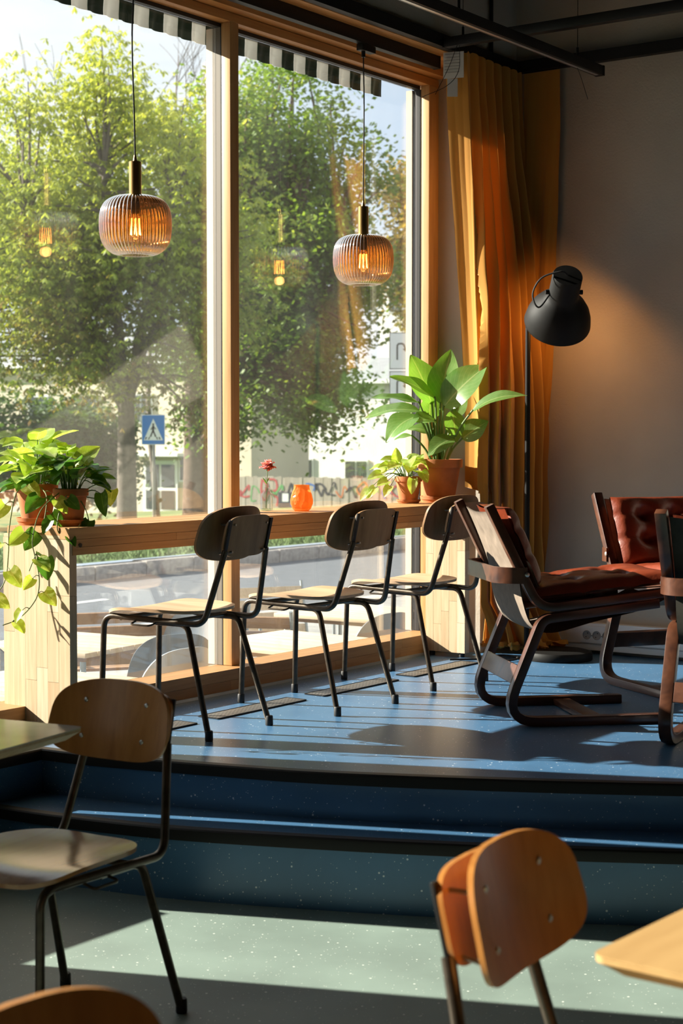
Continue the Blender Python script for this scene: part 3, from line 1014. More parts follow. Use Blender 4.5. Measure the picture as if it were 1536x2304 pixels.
bl = MB().lathe([(0, -.048), (.022, -.042), (.032, -.022), (.030, 0), (.018, .03), (.013, .05), (.013, .07), (0, .07)], 20, c=head_c + axis * .09, rot=q)
bl.build('bulb', emit_mat('warm_bulb', (1, .62, .25), 14), fl)
pl = bpy.data.lights.new('floor_lamp_light', 'POINT')
pl.energy = 3.6; pl.color = (1, .43, .11); pl.shadow_soft_size = .035
plo = bpy.data.objects.new('floor_lamp_light', pl); COL.objects.link(plo)
plo.parent = fl; plo.location = head_c + axis * .022

# ================================================================== PENDANT LAMPS
def ribbed_glass():
    k = NT('ribbed_smoked_glass')
    tc = k.n('ShaderNodeTexCoord'); sep = k.n('ShaderNodeSeparateXYZ')
    k.l(tc.outputs['Object'], sep.inputs[0])
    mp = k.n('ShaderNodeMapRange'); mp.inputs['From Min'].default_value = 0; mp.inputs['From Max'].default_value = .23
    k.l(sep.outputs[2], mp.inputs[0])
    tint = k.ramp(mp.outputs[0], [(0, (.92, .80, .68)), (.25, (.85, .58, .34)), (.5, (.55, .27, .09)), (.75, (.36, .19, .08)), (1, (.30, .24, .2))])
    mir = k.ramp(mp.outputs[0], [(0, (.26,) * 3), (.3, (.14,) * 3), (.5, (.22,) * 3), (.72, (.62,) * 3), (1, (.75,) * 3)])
    t = k.n('ShaderNodeBsdfTransparent'); k.l(tint, t.inputs['Color'])
    g = k.n('ShaderNodeBsdfGlossy'); g.inputs['Roughness'].default_value = .06
    g.inputs['Color'].default_value = (.92, .88, .84, 1)
    lw = k.n('ShaderNodeLayerWeight'); lw.inputs['Blend'].default_value = .35
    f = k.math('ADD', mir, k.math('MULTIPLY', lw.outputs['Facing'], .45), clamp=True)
    tl = k.n('ShaderNodeBsdfTranslucent'); tl.inputs['Color'].default_value = (.85, .42, .12, 1)  # amber haze band imitates bulb light refracted in the ribs
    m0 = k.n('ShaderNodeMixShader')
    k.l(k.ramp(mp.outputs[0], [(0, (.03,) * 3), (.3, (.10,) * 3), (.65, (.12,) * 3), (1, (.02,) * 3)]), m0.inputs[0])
    k.l(t.outputs[0], m0.inputs[1]); k.l(tl.outputs[0], m0.inputs[2])
    mx = k.n('ShaderNodeMixShader')
    k.l(f, mx.inputs[0]); k.l(m0.outputs[0], mx.inputs[1]); k.l(g.outputs[0], mx.inputs[2])
    k.l(mx.outputs[0], k.out.inputs['Surface'])
    k.t.nodes.remove(k.b)
    return k.m
M['ribbed'] = ribbed_glass()
def make_pendant(x, y, zb, label, bend):
    t = empty('pendant_lamp', (x, y, zb), 0, label, 'lamp', 'ribbed glass pendant lamps over the counter')
    pf = [(.050, 0), (.066, .001), (.088, .009), (.108, .024), (.122, .044), (.130, .068), (.134, .098), (.1345, .130), (.132, .158), (.124, .184), (.108, .205), (.084, .219), (.056, .226), (.026, .228)]
    sp = spline([(r, 0, z) for r, z in pf], 3)
    mb = MB()
    n = 52 * 6
    vs_, fs_ = [], []
    for p in sp:
        for k in range(n):
            a = 2 * PI * k / n
            rr = p.x + min(.0034, p.x * .03) * abs(math.sin(26 * a)) ** .8
            vs_.append((rr * math.cos(a), rr * math.sin(a), p.z))
    for i in range(len(sp) - 1):
        for k in range(n):
            k2 = (k + 1) % n
            fs_.append((i * n + k, i * n + k2, (i + 1) * n + k2, (i + 1) * n + k))
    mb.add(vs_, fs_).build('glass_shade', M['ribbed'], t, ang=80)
    MB().lathe([(.0, .2285), (.0235, .2285), (.0235, .352), (.022, .354), (.009, .355), (.008, .358), (.0045, .378), (.0, .378)], 32).build('brass_neck', M['brass'], t, ang=35)
    MB().lathe([(.0, .16), (.017, .16), (.019, .228), (.0, .228)], 24).build('lamp_holder', M['black'], t)
    bu = MB().lathe([(0, .060), (.018, .063), (.028, .074), (.031, .092), (.030, .125), (.022, .146), (.014, .16), (0, .16)], 24).build('bulb', M['bulb_glass'], t)
    for k in range(6):
        a = 2 * PI * k / 6
        MB().tube([(.020 * math.cos(a), .020 * math.sin(a), .078), (.016 * math.cos(a + .3), .016 * math.sin(a + .3), .140)], .0022, 6).build('filament', M['filament'], bu)
    top = 2.845 - zb
    MB().tube(spline([(0, 0, .376), (bend * .25, 0, .52), (bend, .0, .75 * top), (0, 0, top - .052)], 8), .0030, 8).build('cord', M['rubber'], t)
    MB().tube([(0, 0, top - .058), (0, 0, top - .030)], .009, 10).build('cord_grip', M['black'], t)
    MB().box(-.017, .017, -.03, .075, top - .031, top - .001).build('track_adapter', M['black'], t, bevel=.002)
    l = bpy.data.lights.new('pendant_light', 'POINT')
    l.energy = .3; l.color = (1, .58, .22); l.shadow_soft_size = .02
    lo = bpy.data.objects.new('pendant_light', l); COL.objects.link(lo); lo.parent = t; lo.location = (0, 0, .045)
    return t
make_pendant(.27, 4.731, 1.765, 'ribbed smoked-glass pendant lamp hanging nearest, in the left window pane', -.012)
make_pendant(.27, 6.247, 1.765, 'ribbed smoked-glass pendant lamp farther off, in the right window pane', .004)
# ================================================================== CURTAINS
def noise1(x, s=0):
    return math.sin(x * 1.7 + s) * .5 + math.sin(x * 3.9 + s * 2.1) * .3 + math.sin(x * 8.3 + s * .7) * .2
def along(poly, u):
    L = [(poly[i + 1] - poly[i]).length for i in range(len(poly) - 1)]
    t = u * sum(L)
    for i, l in enumerate(L):
        if t <= l or i == len(L) - 1:
            d = (poly[i + 1] - poly[i]).normalized()
            return poly[i] + d * t, Vector((d.y, -d.x))
        t -= l
def curtain1(off=0.0):
    top = [Vector(p) for p in ((.350, 6.815), (.452, 6.845), (.428, 7.12), (.425, 7.405))]
    bot = [Vector(p) for p in ((.285, 7.115), (.425, 7.09), (.52, 7.17), (.60, 7.37))]
    NP = 8.0
    def f(u, v):
        k = min(1, v / .58)
        s = k * k * (3 - 2 * k) * .6 + k * .4
        poly = [a * (1 - s) + b * s for a, b in zip(top, bot)]
        p, n = along(poly, u)
        env = min(1, max(0, (u - .17) / .08))
        ph = 2 * PI * NP * (u + .012 * noise1(v * 5, u * 3))
        amp = (.020 + .026 * min(1, v * 2.2)) * env
        w = math.sin(ph) + .32 * math.sin(2 * ph + .6) * (1 - .4 * v)
        # pinched heading: narrow double folds in the top band
        pin = max(0, 1 - v / .12)
        w = w * (1 - .5 * pin) + pin * .6 * math.sin(ph * 2)
        w += .25 * noise1(v * 6 + u * 14, 1.3)
        p = p + n * (amp * w) * 1.0
        if u < .2:
            p = p + Vector((0, .014 * math.sin(PI * u / .2) * min(1, v * 3)))
        zt = 2.905 - .012 * abs(math.sin(ph))
        z = zt + (.06 - zt) * min(1, v / .93)
        if v > .86:
            q_ = (v - .86) / .14
            bulge = math.sin(q_ * PI * .85)
            p = p + Vector((.10 * q_ + .07 * noise1(u * 21, 2) * q_ + .05 * bulge, -.03 * q_ + .05 * noise1(u * 17, 5) * q_))
            z += .035 * q_ * noise1(u * 23 + q_ * 5, 3) * (1 if q_ < .9 else .4)
        z = max(z, .012 + .02 * (1 + math.sin(u * 60 + v * 40)) * (1 if v > .9 else 0))
        # keep clear of counter end
        if z < .82: p.x = max(p.x, .412 + .03 * u + .006 * math.sin(u * 90))
        if p.x < .37 and p.y > 7.12: p.y = 7.12
        return (p.x, min(p.y, 7.405), z)
    return f
c1 = empty('curtain', (.45, 7.15, 0), 0, 'ochre pleated curtain gathered beside the window, its left edge sunlit, pooling on the floor', 'curtain')
mb = MB().grid(curtain1(), 300, 110)
mb.v = [(x - .45, y - 7.15, z) for x, y, z in mb.v]
mb.build('drape', M['curtain'], c1, ang=80, fix=False)
for (x0, x1, z0, z1, yy) in ((.352, .448, 2.775, 2.898, 6.795), (.372, .412, 2.69, 2.7748, 6.799)):
    MB().add([(x0, yy, z0), (x1, yy + .028, z0), (x1, yy + .028, z1), (x0, yy, z1), (x0, yy - .0012, z0), (x1, yy + .0268, z0), (x1, yy + .0268, z1), (x0, yy - .0012, z1)],
             [(0, 1, 2, 3), (7, 6, 5, 4), (0, 4, 5, 1), (1, 5, 6, 2), (2, 6, 7, 3), (3, 7, 4, 0)]).build('care_label', M['label_paper'], c1, loc=(-.45, -7.15, 0), smooth=False)
for k_ in range(7):
    zz = 2.885 - k_ * .014
    MB().add([(.36, 6.7925, zz), (.43, 6.8125, zz), (.43, 6.8125, zz + .003), (.36, 6.7925, zz + .003)], [(0, 1, 2, 3)]).build('label_print', M['socket_dark'], c1, loc=(-.45, -7.15, 0), smooth=False, fix=False)
def curtain2(u, v):
    x1 = .640 - .10 * min(1, v * 1.15) ** 1.4 - .01 * noise1(v * 5, 1)
    x = .432 + (x1 - .432) * u
    y = 7.434 - .010 * math.sin(u * 2 * PI * 1.5 + .8) * min(1, v * 3) - .010 * noise1(u * 5 + v * 3, 2) * min(1, .2 + v)
    if v > .9: y -= .05 * (v - .9) / .1 * (1 + noise1(u * 9))
    return (x, min(y, 7.452), 2.870 * (1 - v) + .03)
c2 = empty('curtain', (.55, 7.43, 0), 0, 'flat ochre curtain panel hanging in the corner against the back wall behind the lamp', 'curtain')
mb = MB().grid(curtain2, 40, 60)
mb.v = [(x - .55, y - 7.43, z) for x, y, z in mb.v]
mb.build('drape', M['curtain'], c2, ang=80, fix=False)

# ================================================================== PLANTS
M['leaf_big'] = leaf_mat('leaf_big', (.12, .28, .045), (.40, .52, .22), .42, rough=.3)
M['leaf_lime'] = leaf_mat('leaf_lime', (.36, .50, .07), (.62, .68, .34), .5, variegated=.5)  # chartreuse leaf; also carries the sunlight on the left pots' top leaves
M['leaf_green'] = leaf_mat('leaf_green', (.045, .15, .025), (.16, .30, .08), .4, variegated=.35)
M['stem'] = simple('green_stem', (.12, .22, .05), .5)
M['vine'] = simple('vine_stem', (.17, .22, .06), .6)

def leaf_obj(parent, base, tip, width, hint, droop, mat, kind='lance', wave=.0, fold=.25, pet=None, petr=.003, name='leaf'):
    base, tip = Vector(base), Vector(tip)
    d = tip - base; L = d.length; d.normalize()
    hint = Vector(hint)
    nrm = (hint - d * hint.dot(d)).normalized()
    lat = nrm.cross(d)
    nl, nw = 13, 7
    seed = rnd.random() * 10
    mb = MB(); uv = []
    for i in range(nl):
        t = i / (nl - 1)
        if kind == 'lance': w = math.sin(PI * min(1, t ** .78)) ** .85
        else: w = math.sin(PI * min(1, (t * .93 + .07) ** .58)) ** .72
        if i == nl - 1: w = .0
        w = max(w, .02) * width / 2
        arch = math.sin(PI * t) * droop * L
        for j_ in range(nw):
            s_ = j_ / (nw - 1) * 2 - 1
            back = -(abs(s_) ** 2) * .10 * L * max(0, 1 - t * 4) if kind == 'heart' else 0
            p = base + d * (t * L + back) + lat * (s_ * w * (1 - .12 * fold * abs(s_))) + nrm * (arch + fold * w * abs(s_) + wave * width * math.sin(t * 11 + seed + s_ * 1.5) * abs(s_))
            mb.v.append(tuple(p)); uv.append((j_ / (nw - 1), t))
    for i in range(nl - 1):
        for j_ in range(nw - 1):
            a = i * nw + j_
            mb.f.append((a, a + 1, a + nw + 1, a + nw))
    mb.uv = uv
    o = mb.build(name, mat, parent, ang=80, fix=False)
    if pet is not None:
        pts = [Vector(p) for p in pet] + [base + d * .004]
        path = spline(pts, 4)
        n = len(path)
        MB().tube(path, [petr * (1.25 - .45 * i / n) for i in range(n)], 7).build('petiole', M['stem'], o)
    return o

def pot(parent, rim_d, h, saucer_d, sh=.022):
    R = rim_d / 2; r0 = R * .66
    z0 = .008
    lip = h * .20
    prof = [(r0, z0), (R * .90, h - lip), (R * .905, h - lip), (R, h - lip + .002), (R * 1.01, h - .004), (R * 1.0, h), (R * .93, h), (R * .91, h - .012), (R * .86, h - lip)]
    inn = [(r0 * .85, z0 + .02), (0.0, z0 + .02)]
    MB().lathe([(0, z0)] + prof + inn, 40).build('pot', M['terracotta'], parent, ang=35)
    MB().lathe([(0, h - .030), (R * .6, h - .026), (R * .895, h - .030)], 30).build('soil', M['soil'], parent)
    S = saucer_d / 2
    MB().lathe([(0, 0), (S * .86, 0), (S * .92, sh * .45), (S * .97, sh * .5), (S, sh), (S * .94, sh), (S * .88, .0075), (0, .0075)], 40).build('saucer', M['terracotta'], parent, ang=35)

YAWD = 35.47
TOP = .7555
# ---- big-leaved plant at the right end
bp = empty('potted_plant', (.222, 6.975, TOP), math.radians(YAWD), 'large broad-leaved plant in a big terracotta pot by the curtain', 'plant')
pot(bp, .228, .212, .19, .03)
S_ = .00221
def L(b, t, w, hint, droop, yb=0, yt=0, wave=.02, fold=.22, root=(0, 0)):
    """leaf from b to t, in this plant's own units: sideways, up from the rim"""
    B = (b[0] * S_, yb, .205 + b[1] * S_); T = (t[0] * S_, yt, .205 + t[1] * S_)
    R0 = (root[0], root[1], .19)
    mid = ((B[0] * .45 + R0[0] * .55), (B[1] * .45 + R0[1] * .55), .19 + (B[2] - .19) * .6)
    leaf_obj(bp, B, T, w * S_, hint, droop, M['leaf_big'], 'lance', wave, fold, pet=[R0, mid, B], petr=.0048)
L((-16, 125), (-64, 236), 80.5, (.45, -1, .25), .05, .02, .05, root=(-.02, .01))
L((2, 126), (26, 248), 75.6, (-.35, -1, .15), .04, .0, .02, root=(.0, .0))
L((8, 118), (104, 212), 90.3, (-.5, -1, .55), .06, -.03, -.08, root=(.01, -.01))
L((66, 108), (182, 142), 43.9, (-.1, -.7, 1), .12, -.16, -.26, root=(.03, -.01))
L((-10, 138), (-112, 186), 56.1, (.1, -.6, 1), .06, -.02, -.07, wave=.03, root=(-.01, -.01))
L((-46, 128), (-152, 140), 41.5, (0, -.45, 1), .05, -.03, -.05, wave=.05, root=(-.02, -.01))
L((-48, 100), (-120, 40), 70.8, (-.35, -.7, .8), .14, -.05, -.10, root=(-.02, -.02))
L((-10, 88), (-64, 84), 61.0, (-.1, -.6, 1), .10, -.05, -.10, root=(-.01, -.02))
L((48, 48), (106, 88), 56.1, (-.2, -1, .5), .04, -.06, -.08, root=(.03, -.02))
L((26, 112), (36, 40), 48.8, (.2, -1, .1), .05, -.06, -.07, root=(.01, -.02))
L((30, 50), (-28, 10), 53.7, (-.3, -.9, .8), .12, -.08, -.12, root=(.01, -.03))
L((-60, 55), (-100, 46), 26.8, (0, -.4, 1), .06, .02, .03, root=(-.03, .01))
L((-40, 110), (-170, 92), 53.7, (0, -.5, 1), .10, .03, .05, wave=.04, root=(-.02, .02))
L((-22, 90), (-20, 150), 53.7, (.3, -1, .1), .05, .04, .05, root=(-.02, .02))
L((34, 96), (62, 150), 41.5, (-.4, -1, .2), .05, .05, .05, root=(.02, .02))
L((-12, 60), (-70, 70), 46.4, (0, -.6, 1), .10, .03, .05, root=(-.02, .02))
for k_ in range(5):
    a = rnd.uniform(-.05, .04)
    MB().tube(spline([(a * .4, rnd.uniform(-.02, .02), .19), (a, rnd.uniform(-.03, .03), .30), (a * 1.7, rnd.uniform(-.03, .03), .40)], 5), .005, 8).build('stem', M['stem'], bp)

def heart(parent, base, tip, w, mat, hint=(0, -.4, 1), pet=None, droop=.06, petr=.0018):
    leaf_obj(parent, base, tip, w, hint, droop, mat, 'heart', .02, .30, pet, petr)

def bushy(parent, h, R, n, lmin, lmax, mat, bias=(0, 0), up=.10, seed=1):
    r_ = random.Random(seed)
    for i in range(n):
        a = 2 * PI * i / n * 2.4 + r_.uniform(-.3, .3)
        el = r_.uniform(.15, 1.0)
        rr = R * r_.uniform(.5, 1.25) + .02
        dx, dy = math.cos(a) + bias[0], math.sin(a) + bias[1]
        b = Vector((dx * rr * (1.15 - .5 * el), dy * rr * (1.15 - .5 * el), h + up * el + r_.uniform(-.01, .02)))
        ln = r_.uniform(lmin, lmax)
        d = Vector((dx, dy, r_.uniform(-.55, .55))).normalized()
        root = (dx * R * .35, dy * R * .35, h - .028)
        mid = (Vector(root) + b) / 2 + Vector((0, 0, .03))
        hint = Vector((r_.uniform(-.4, .4), -.35 + r_.uniform(-.4, .3), 1))
        heart(parent, b, b + d * ln, ln * r_.uniform(.72, .92), mat, hint, [root, mid], r_.uniform(.0, .12))

def vine(parent, pts, mat, every=2, lmin=.05, lmax=.075, seed=3, r=.0021, flip=1):
    rr = random.Random(seed)
    path = spline(pts, 6)
    MB().tube(path, r, 7).build('vine', M['vine'], parent)
    k = 3; sgn = flip
    while k < len(path) - 1:
        p = path[k]
        d = Vector((sgn * rr.uniform(.4, 1), -rr.uniform(.05, .5), rr.uniform(-1.0, -.1))).normalized()
        b = p + Vector((sgn * rr.uniform(.012, .03), -rr.uniform(.0, .02), rr.uniform(-.01, .012)))
        ln = rr.uniform(lmin, lmax)
        heart(parent, b, b + d * ln, ln * .85, mat, (rr.uniform(-.5, .5) + sgn * .2, -1, .5), [p, (p + b) / 2 + Vector((0, 0, .006))], .05, .0013)
        sgn = -sgn
        k += every * 3 + rr.randint(0, 2)

# ---- small lime plant beside it
sp_ = empty('potted_plant', (.165, 6.785, TOP), math.radians(YAWD), 'small lime-leaved trailing plant in a little terracotta pot beside the large plant', 'plant')
pot(sp_, .134, .130, .118, .018)
bushy(sp_, .135, .05, 17, .07, .095, M['leaf_lime'], (-.45, -.15), .09, 4)
for (b, t_, w) in (((-.10, -.03, .11), (-.155, -.05, .085), .06), ((-.13, .0, .14), (-.20, -.02, .115), .062), ((-.16, -.03, .075), (-.205, -.04, .02), .055),
                   ((-.09, -.06, .085), (-.12, -.07, .03), .05), ((.02, -.075, .12), (.012, -.085, .045), .055), ((-.19, -.02, .07), (-.235, -.03, .01), .05), ((.06, -.05, .155), (.09, -.06, .10), .055), ((-.055, .0, .20), (-.06, .0, .27), .055), ((.0, -.02, .21), (.05, -.03, .235), .05)):
    heart(sp_, b, t_, w, M['leaf_lime'], (-.1, -.7, .7), [(0, 0, .11), (b[0] * .5, b[1] * .5, .145)], .05)

# ---- the two trailing plants at the left end
pa = empty('potted_plant', (.125, 4.345, TOP), math.radians(YAWD), 'trailing plant with sun-toned lime leaves in the terracotta pot at the far left of the counter', 'plant')
pot(pa, .158, .150, .150, .026)
bushy(pa, .155, .062, 34, .085, .125, M['leaf_lime'], (.0, -.1), .15, 11)
bushy(pa, .140, .080, 14, .07, .10, M['leaf_green'], (.2, -.4), .03, 12)
vine(pa, [(-.02, -.07, .14), (-.05, -.12, .12), (-.07, -.15, .0), (-.075, -.15, -.10), (-.09, -.15, -.20), (-.15, -.15, -.28)], M['leaf_lime'], 1, .055, .085, 21)
vine(pa, [(.03, -.07, .14), (.06, -.12, .10), (.05, -.145, .0), (.03, -.15, -.08), (.0, -.155, -.16)], M['leaf_green'], 1, .055, .085, 22)
pb = empty('potted_plant', (.298, 4.348, TOP), math.radians(YAWD), 'darker green trailing plant in the second terracotta pot on the counter end', 'plant')
pot(pb, .128, .135, .124, .024)
bushy(pb, .140, .055, 24, .075, .105, M['leaf_green'], (.15, -.1), .10, 31)
bushy(pb, .150, .055, 10, .08, .105, M['leaf_lime'], (-.5, .3), .12, 33)
heart(pb, (.115, -.03, .12), (.135, -.06, .035), .055, M['leaf_green'], (-.3, -1, .3), [(.03, 0, .11), (.08, -.02, .13)])
heart(pb, (.15, .01, .13), (.145, -.01, .07), .06, M['leaf_lime'], (-.3, -1, .3), [(.03, 0, .11), (.10, 0, .10)])
heart(pb, (.10, .0, .155), (.15, -.03, .135), .04, M['leaf_green'], (.2, -.5, 1), [(.03, 0, .11), (.07, 0, .14)])
heart(pb, (.07, -.02, .02), (.055, -.06, -.035), .05, M['leaf_green'], (.2, -1, .5), [(.03, -.03, .11), (.06, -.04, .06)])
vine(pb, [(-.03, -.05, .125), (-.09, -.11, .06), (-.115, -.135, -.04), (-.105, -.145, -.10), (-.09, -.15, -.17), (-.095, -.15, -.235), (-.125, -.15, -.285), (-.17, -.15, -.325), (-.22, -.15, -.345)], M['leaf_lime'], 2, .05, .075, 41)
heart(pb, (-.068, -.152, -.105), (-.058, -.158, -.185), .068, M['leaf_green'], (.1, -1, .15), [(-.10, -.147, -.12), (-.085, -.15, -.105)], .03)
vine(pb, [(.0, -.05, .125), (-.02, -.10, .07), (-.03, -.12, .0), (-.01, -.115, -.03), (.03, -.10, -.02), (.045, -.075, .01)], M['leaf_green'], 2, .045, .06, 42)

# ================================================================== BOTTLE WITH A CARNATION, ORANGE VASE
bt = empty('bottle_vase', (.128, 5.716, TOP), 0, 'small clear glass bottle holding one pink carnation on the counter', 'vase')
MB().lathe([(0, .002), (.024, .002), (.0275, .006), (.0275, .058), (.025, .072), (.016, .084), (.0105, .090), (.010, .098), (.0125, .101), (.0115, .103), (.0085, .100), (.0088, .090), (.0145, .082), (.0232, .070), (.0255, .057), (.0255, .008), (0, .006)], 36).build('glass', M['bottle_glass'], bt, ang=40)
fw = empty('carnation', (.128, 5.716, TOP + .012), math.radians(YAWD), 'single pink and coral carnation standing in the clear bottle', 'flower')
M['petal'] = cloth_mat('petal', (.85, .24, .20), (.95, .32, .22), .45)
M['petal_edge'] = cloth_mat('petal_pale', (.88, .52, .58), (.95, .6, .58), .45)
MB().tube(spline([(-.003, 0, 0), (.0, 0, .06), (.001, 0, .11), (.004, 0, .165)], 6), .0016, 7).build('stem', M['stem'], fw)
MB().lathe([(0, .158), (.004, .160), (.006, .172), (.0062, .184), (0, .186)], 12, c=(.004, 0, 0)).build('calyx', M['stem'], fw)
for k_ in range(26):
    ring = k_ % 3
    a = 2.4 * k_
    el = (.15, .75, 1.25)[ring]
    d = Vector((math.cos(a) * math.cos(el), math.sin(a) * math.cos(el), math.sin(el)))
    b = Vector((.004, 0, .170))
    ln = rnd.uniform(.036, .046)
    leaf_obj(fw, b, b + d * ln, .046, Vector((0, 0, 1)) if ring < 2 else Vector((1, 0, .2)), .10, M['petal'] if rnd.random() < .6 else M['petal_edge'], 'heart', .10, .2, name='petal')
leaf_obj(fw, (.001, 0, .105), (-.018, -.003, .135), .006, (0, -1, .3), .1, M['leaf_green'], name='leaf')
leaf_obj(fw, (.001, 0, .112), (.012, -.003, .135), .005, (0, -1, .3), .1, M['leaf_green'], name='leaf')
def orange_glass():
    k = NT('orange_pressed_glass')
    k.base((1.0, .52, .20))
    k.b.inputs['Roughness'].default_value = .16
    no = k.n('ShaderNodeTexVoronoi', Scale=70); k.l(k.coords(), no.inputs['Vector'])
    k.bump(no.outputs['Distance'], .8, .004)
    tr_ = k.n('ShaderNodeBsdfTranslucent'); tr_.inputs['Color'].default_value = (1, .62, .26, 1)
    tp = k.n('ShaderNodeBsdfTransparent'); tp.inputs['Color'].default_value = (1, .66, .36, 1)
    m1 = k.n('ShaderNodeMixShader'); m1.inputs[0].default_value = .55
    m2 = k.n('ShaderNodeMixShader'); m2.inputs[0].default_value = .45
    k.l(k.b.outputs[0], m1.inputs[1]); k.l(tr_.outputs[0], m1.inputs[2])
    k.l(m1.outputs[0], m2.inputs[1]); k.l(tp.outputs[0], m2.inputs[2])
    k.l(m2.outputs[0], k.out.inputs['Surface'])
    return k.m
ov = MB().lathe([(0, 0), (.030, 0), (.040, .010), (.049, .032), (.050, .046), (.044, .074), (.035, .098), (.0335, .110), (.0345, .114), (.032, .114), (.0315, .098), (.040, .074), (.046, .046), (.045, .032), (.036, .012), (0, .006)], 48).build('candle_vase', orange_glass(), loc=(.255, 5.80, TOP), ang=50)
tag(ov, 'round-bellied orange pressed-glass vase on the counter', 'vase')

# ---- cable on the floor by the end panel
cb = MB().tube(spline([(.40, 6.79, .009), (.46, 6.85, .008), (.55, 6.92, .008), (.62, 6.90, .008), (.66, 6.98, .010), (.60, 7.06, .012), (.53, 7.03, .014), (.50, 6.98, .008)], 8), .005, 8).build('power_cable', M['rubber'])
tag(cb, 'black power cable looped on the floor by the right end panel', 'cable')
# ================================================================== OUTDOORS
G = -.73
def lawn_z(x): return -.60 - .05 * max(0.0, -x - 11.2)
M['asphalt'] = simple('asphalt', (.11, .12, .135), .85, var=.15, vscale=6, bump=(200, .3, .004))
M['paving'] = simple('paving', (.30, .29, .27), .85, var=.15, vscale=5)
def grass_mat():
    k = NT('grass_ground')
    no = k.n('ShaderNodeTexNoise', Scale=2.2, Detail=8, Roughness=.7); k.l(k.coords(), no.inputs['Vector'])
    k.base(k.ramp(no.outputs['Fac'], [(.35, (.05, .10, .02)), (.65, (.14, .21, .05))]))
    k.b.inputs['Roughness'].default_value = .9
    return k.m
M['grass'] = grass_mat()
M['kerb'] = simple('granite', (.38, .34, .31), .8, var=.25, vscale=18)
M['cream'] = simple('facade_cream', (.62, .54, .41), .9, var=.05, vscale=.8)
M['white_wall'] = simple('facade_white', (.74, .72, .68), .9, var=.04, vscale=.8)
M['roof'] = simple('roof_grey', (.28, .29, .30), .7, var=.1, vscale=2)
M['pane_dark'] = simple('far_pane', (.05, .06, .06), .12, spec=.8)
M['frame_white'] = simple('frame_white', (.72, .72, .70), .5)
M['bark'] = simple('bark', (.13, .105, .085), .95, var=.35, vscale=6, bump=(25, .6, .02))
M['bark_warm'] = simple('bark_warm', (.11, .075, .055), .95, var=.35, vscale=6, bump=(25, .6, .02))

struct(MB().box(-5.9, -.30, -6, 70, G - .2, G).build('pavement', M['paving'], smooth=False))
struct(MB().box(-10.9, -5.9, -10, 90, G - .25, G - .10).build('road', M['asphalt'], smooth=False))
mb = MB()
xs = [-10.95, -11.2, -14, -18, -24, -32, -42, -56, -80, -130]
for y in (-30, 140):
    mb.v += [(x, y, lawn_z(x)) for x in xs]
n = len(xs)
mb.f = [(i, i + 1, n + i + 1, n + i) for i in range(n - 1)]
lawn = struct(mb.build('lawn', M['grass'], smooth=False))
# grass blades along the visible near edge of the lawn
gb = np.random.default_rng(5)
N = 26000
gx = -11.0 - gb.random(N) ** 1.6 * 7.0
gy = gb.uniform(9, 36, N)
gz = -.60 - .05 * np.maximum(0, -gx - 11.2)
ga = gb.uniform(0, PI, N); gh = gb.uniform(.03, .09, N); gw = gb.uniform(.006, .014, N)
lean = gb.normal(0, .03, (N, 2))
V = np.empty((N, 3, 3), dtype=np.float32)
V[:, 0] = np.stack([gx - gw * np.cos(ga), gy - gw * np.sin(ga), gz], 1)
V[:, 1] = np.stack([gx + gw * np.cos(ga), gy + gw * np.sin(ga), gz], 1)
V[:, 2] = np.stack([gx + lean[:, 0], gy + lean[:, 1], gz + gh], 1)
def np_mesh(name, V, k, mat, tone=None):
    """N separate k-gons, V shaped (N,k,3)"""
    me = bpy.data.meshes.new(name)
    N = V.shape[0]
    me.vertices.add(N * k); me.vertices.foreach_set('co', V.astype(np.float32).ravel())
    me.loops.add(N * k); me.loops.foreach_set('vertex_index', np.arange(N * k, dtype=np.int32))
    me.polygons.add(N); me.polygons.foreach_set('loop_start', np.arange(0, N * k, k, dtype=np.int32))
    me.update(calc_edges=True)
    if tone is not None:
        at = me.attributes.new('tone', 'FLOAT', 'FACE')
        at.data.foreach_set('value', tone.astype(np.float32))
    me.materials.append(mat)
    me.validate()
    return me
go = bpy.data.objects.new('grass', np_mesh('grass', V, 3, M['grass'])); COL.objects.link(go)
tag(go, 'short green grass blades on the verge beyond the road', 'grass', kind='stuff')
# kerbs
km = MB().box(-.14, .14, -.495, .495, -.12, .09).mesh('kerb_stone', M['kerb'], bevel=.02)
for (kx, kz, y0, num, lab) in ((-10.93, -.72, 6, 46, 'granite kerb along the grass on the far side of the road'), (-5.92, -.81, 2, 26, 'granite kerb along the pavement on the near side of the road')):
    kb = empty('kerb', (kx, y0, kz), 0, lab, 'kerb')
    for i in range(num):
        inst('kerb_stone', km, kb, (rnd.uniform(-.008, .008), i * 1.0 + .5, rnd.uniform(-.008, .008)), (0, 0, rnd.uniform(-.006, .006)))
for i, (x, y, a) in enumerate(((-7.4, 8.6, 0.1), (-8.9, 13.5, .05), (-6.7, 12.0, .12))):
    o = MB().box(-.06, .06, -.75, .75, 0, .004).build('lane_mark', M['frame_white'], loc=(x, y, G - .0995), smooth=False)
    o.rotation_euler = (0, 0, a)
    tag(o, ('white painted line on the road nearest the left end panel', 'white painted line on the far lane of the road', 'white painted line on the road seen under the middle bar chair')[i], 'road marking', 'painted lines on the road')

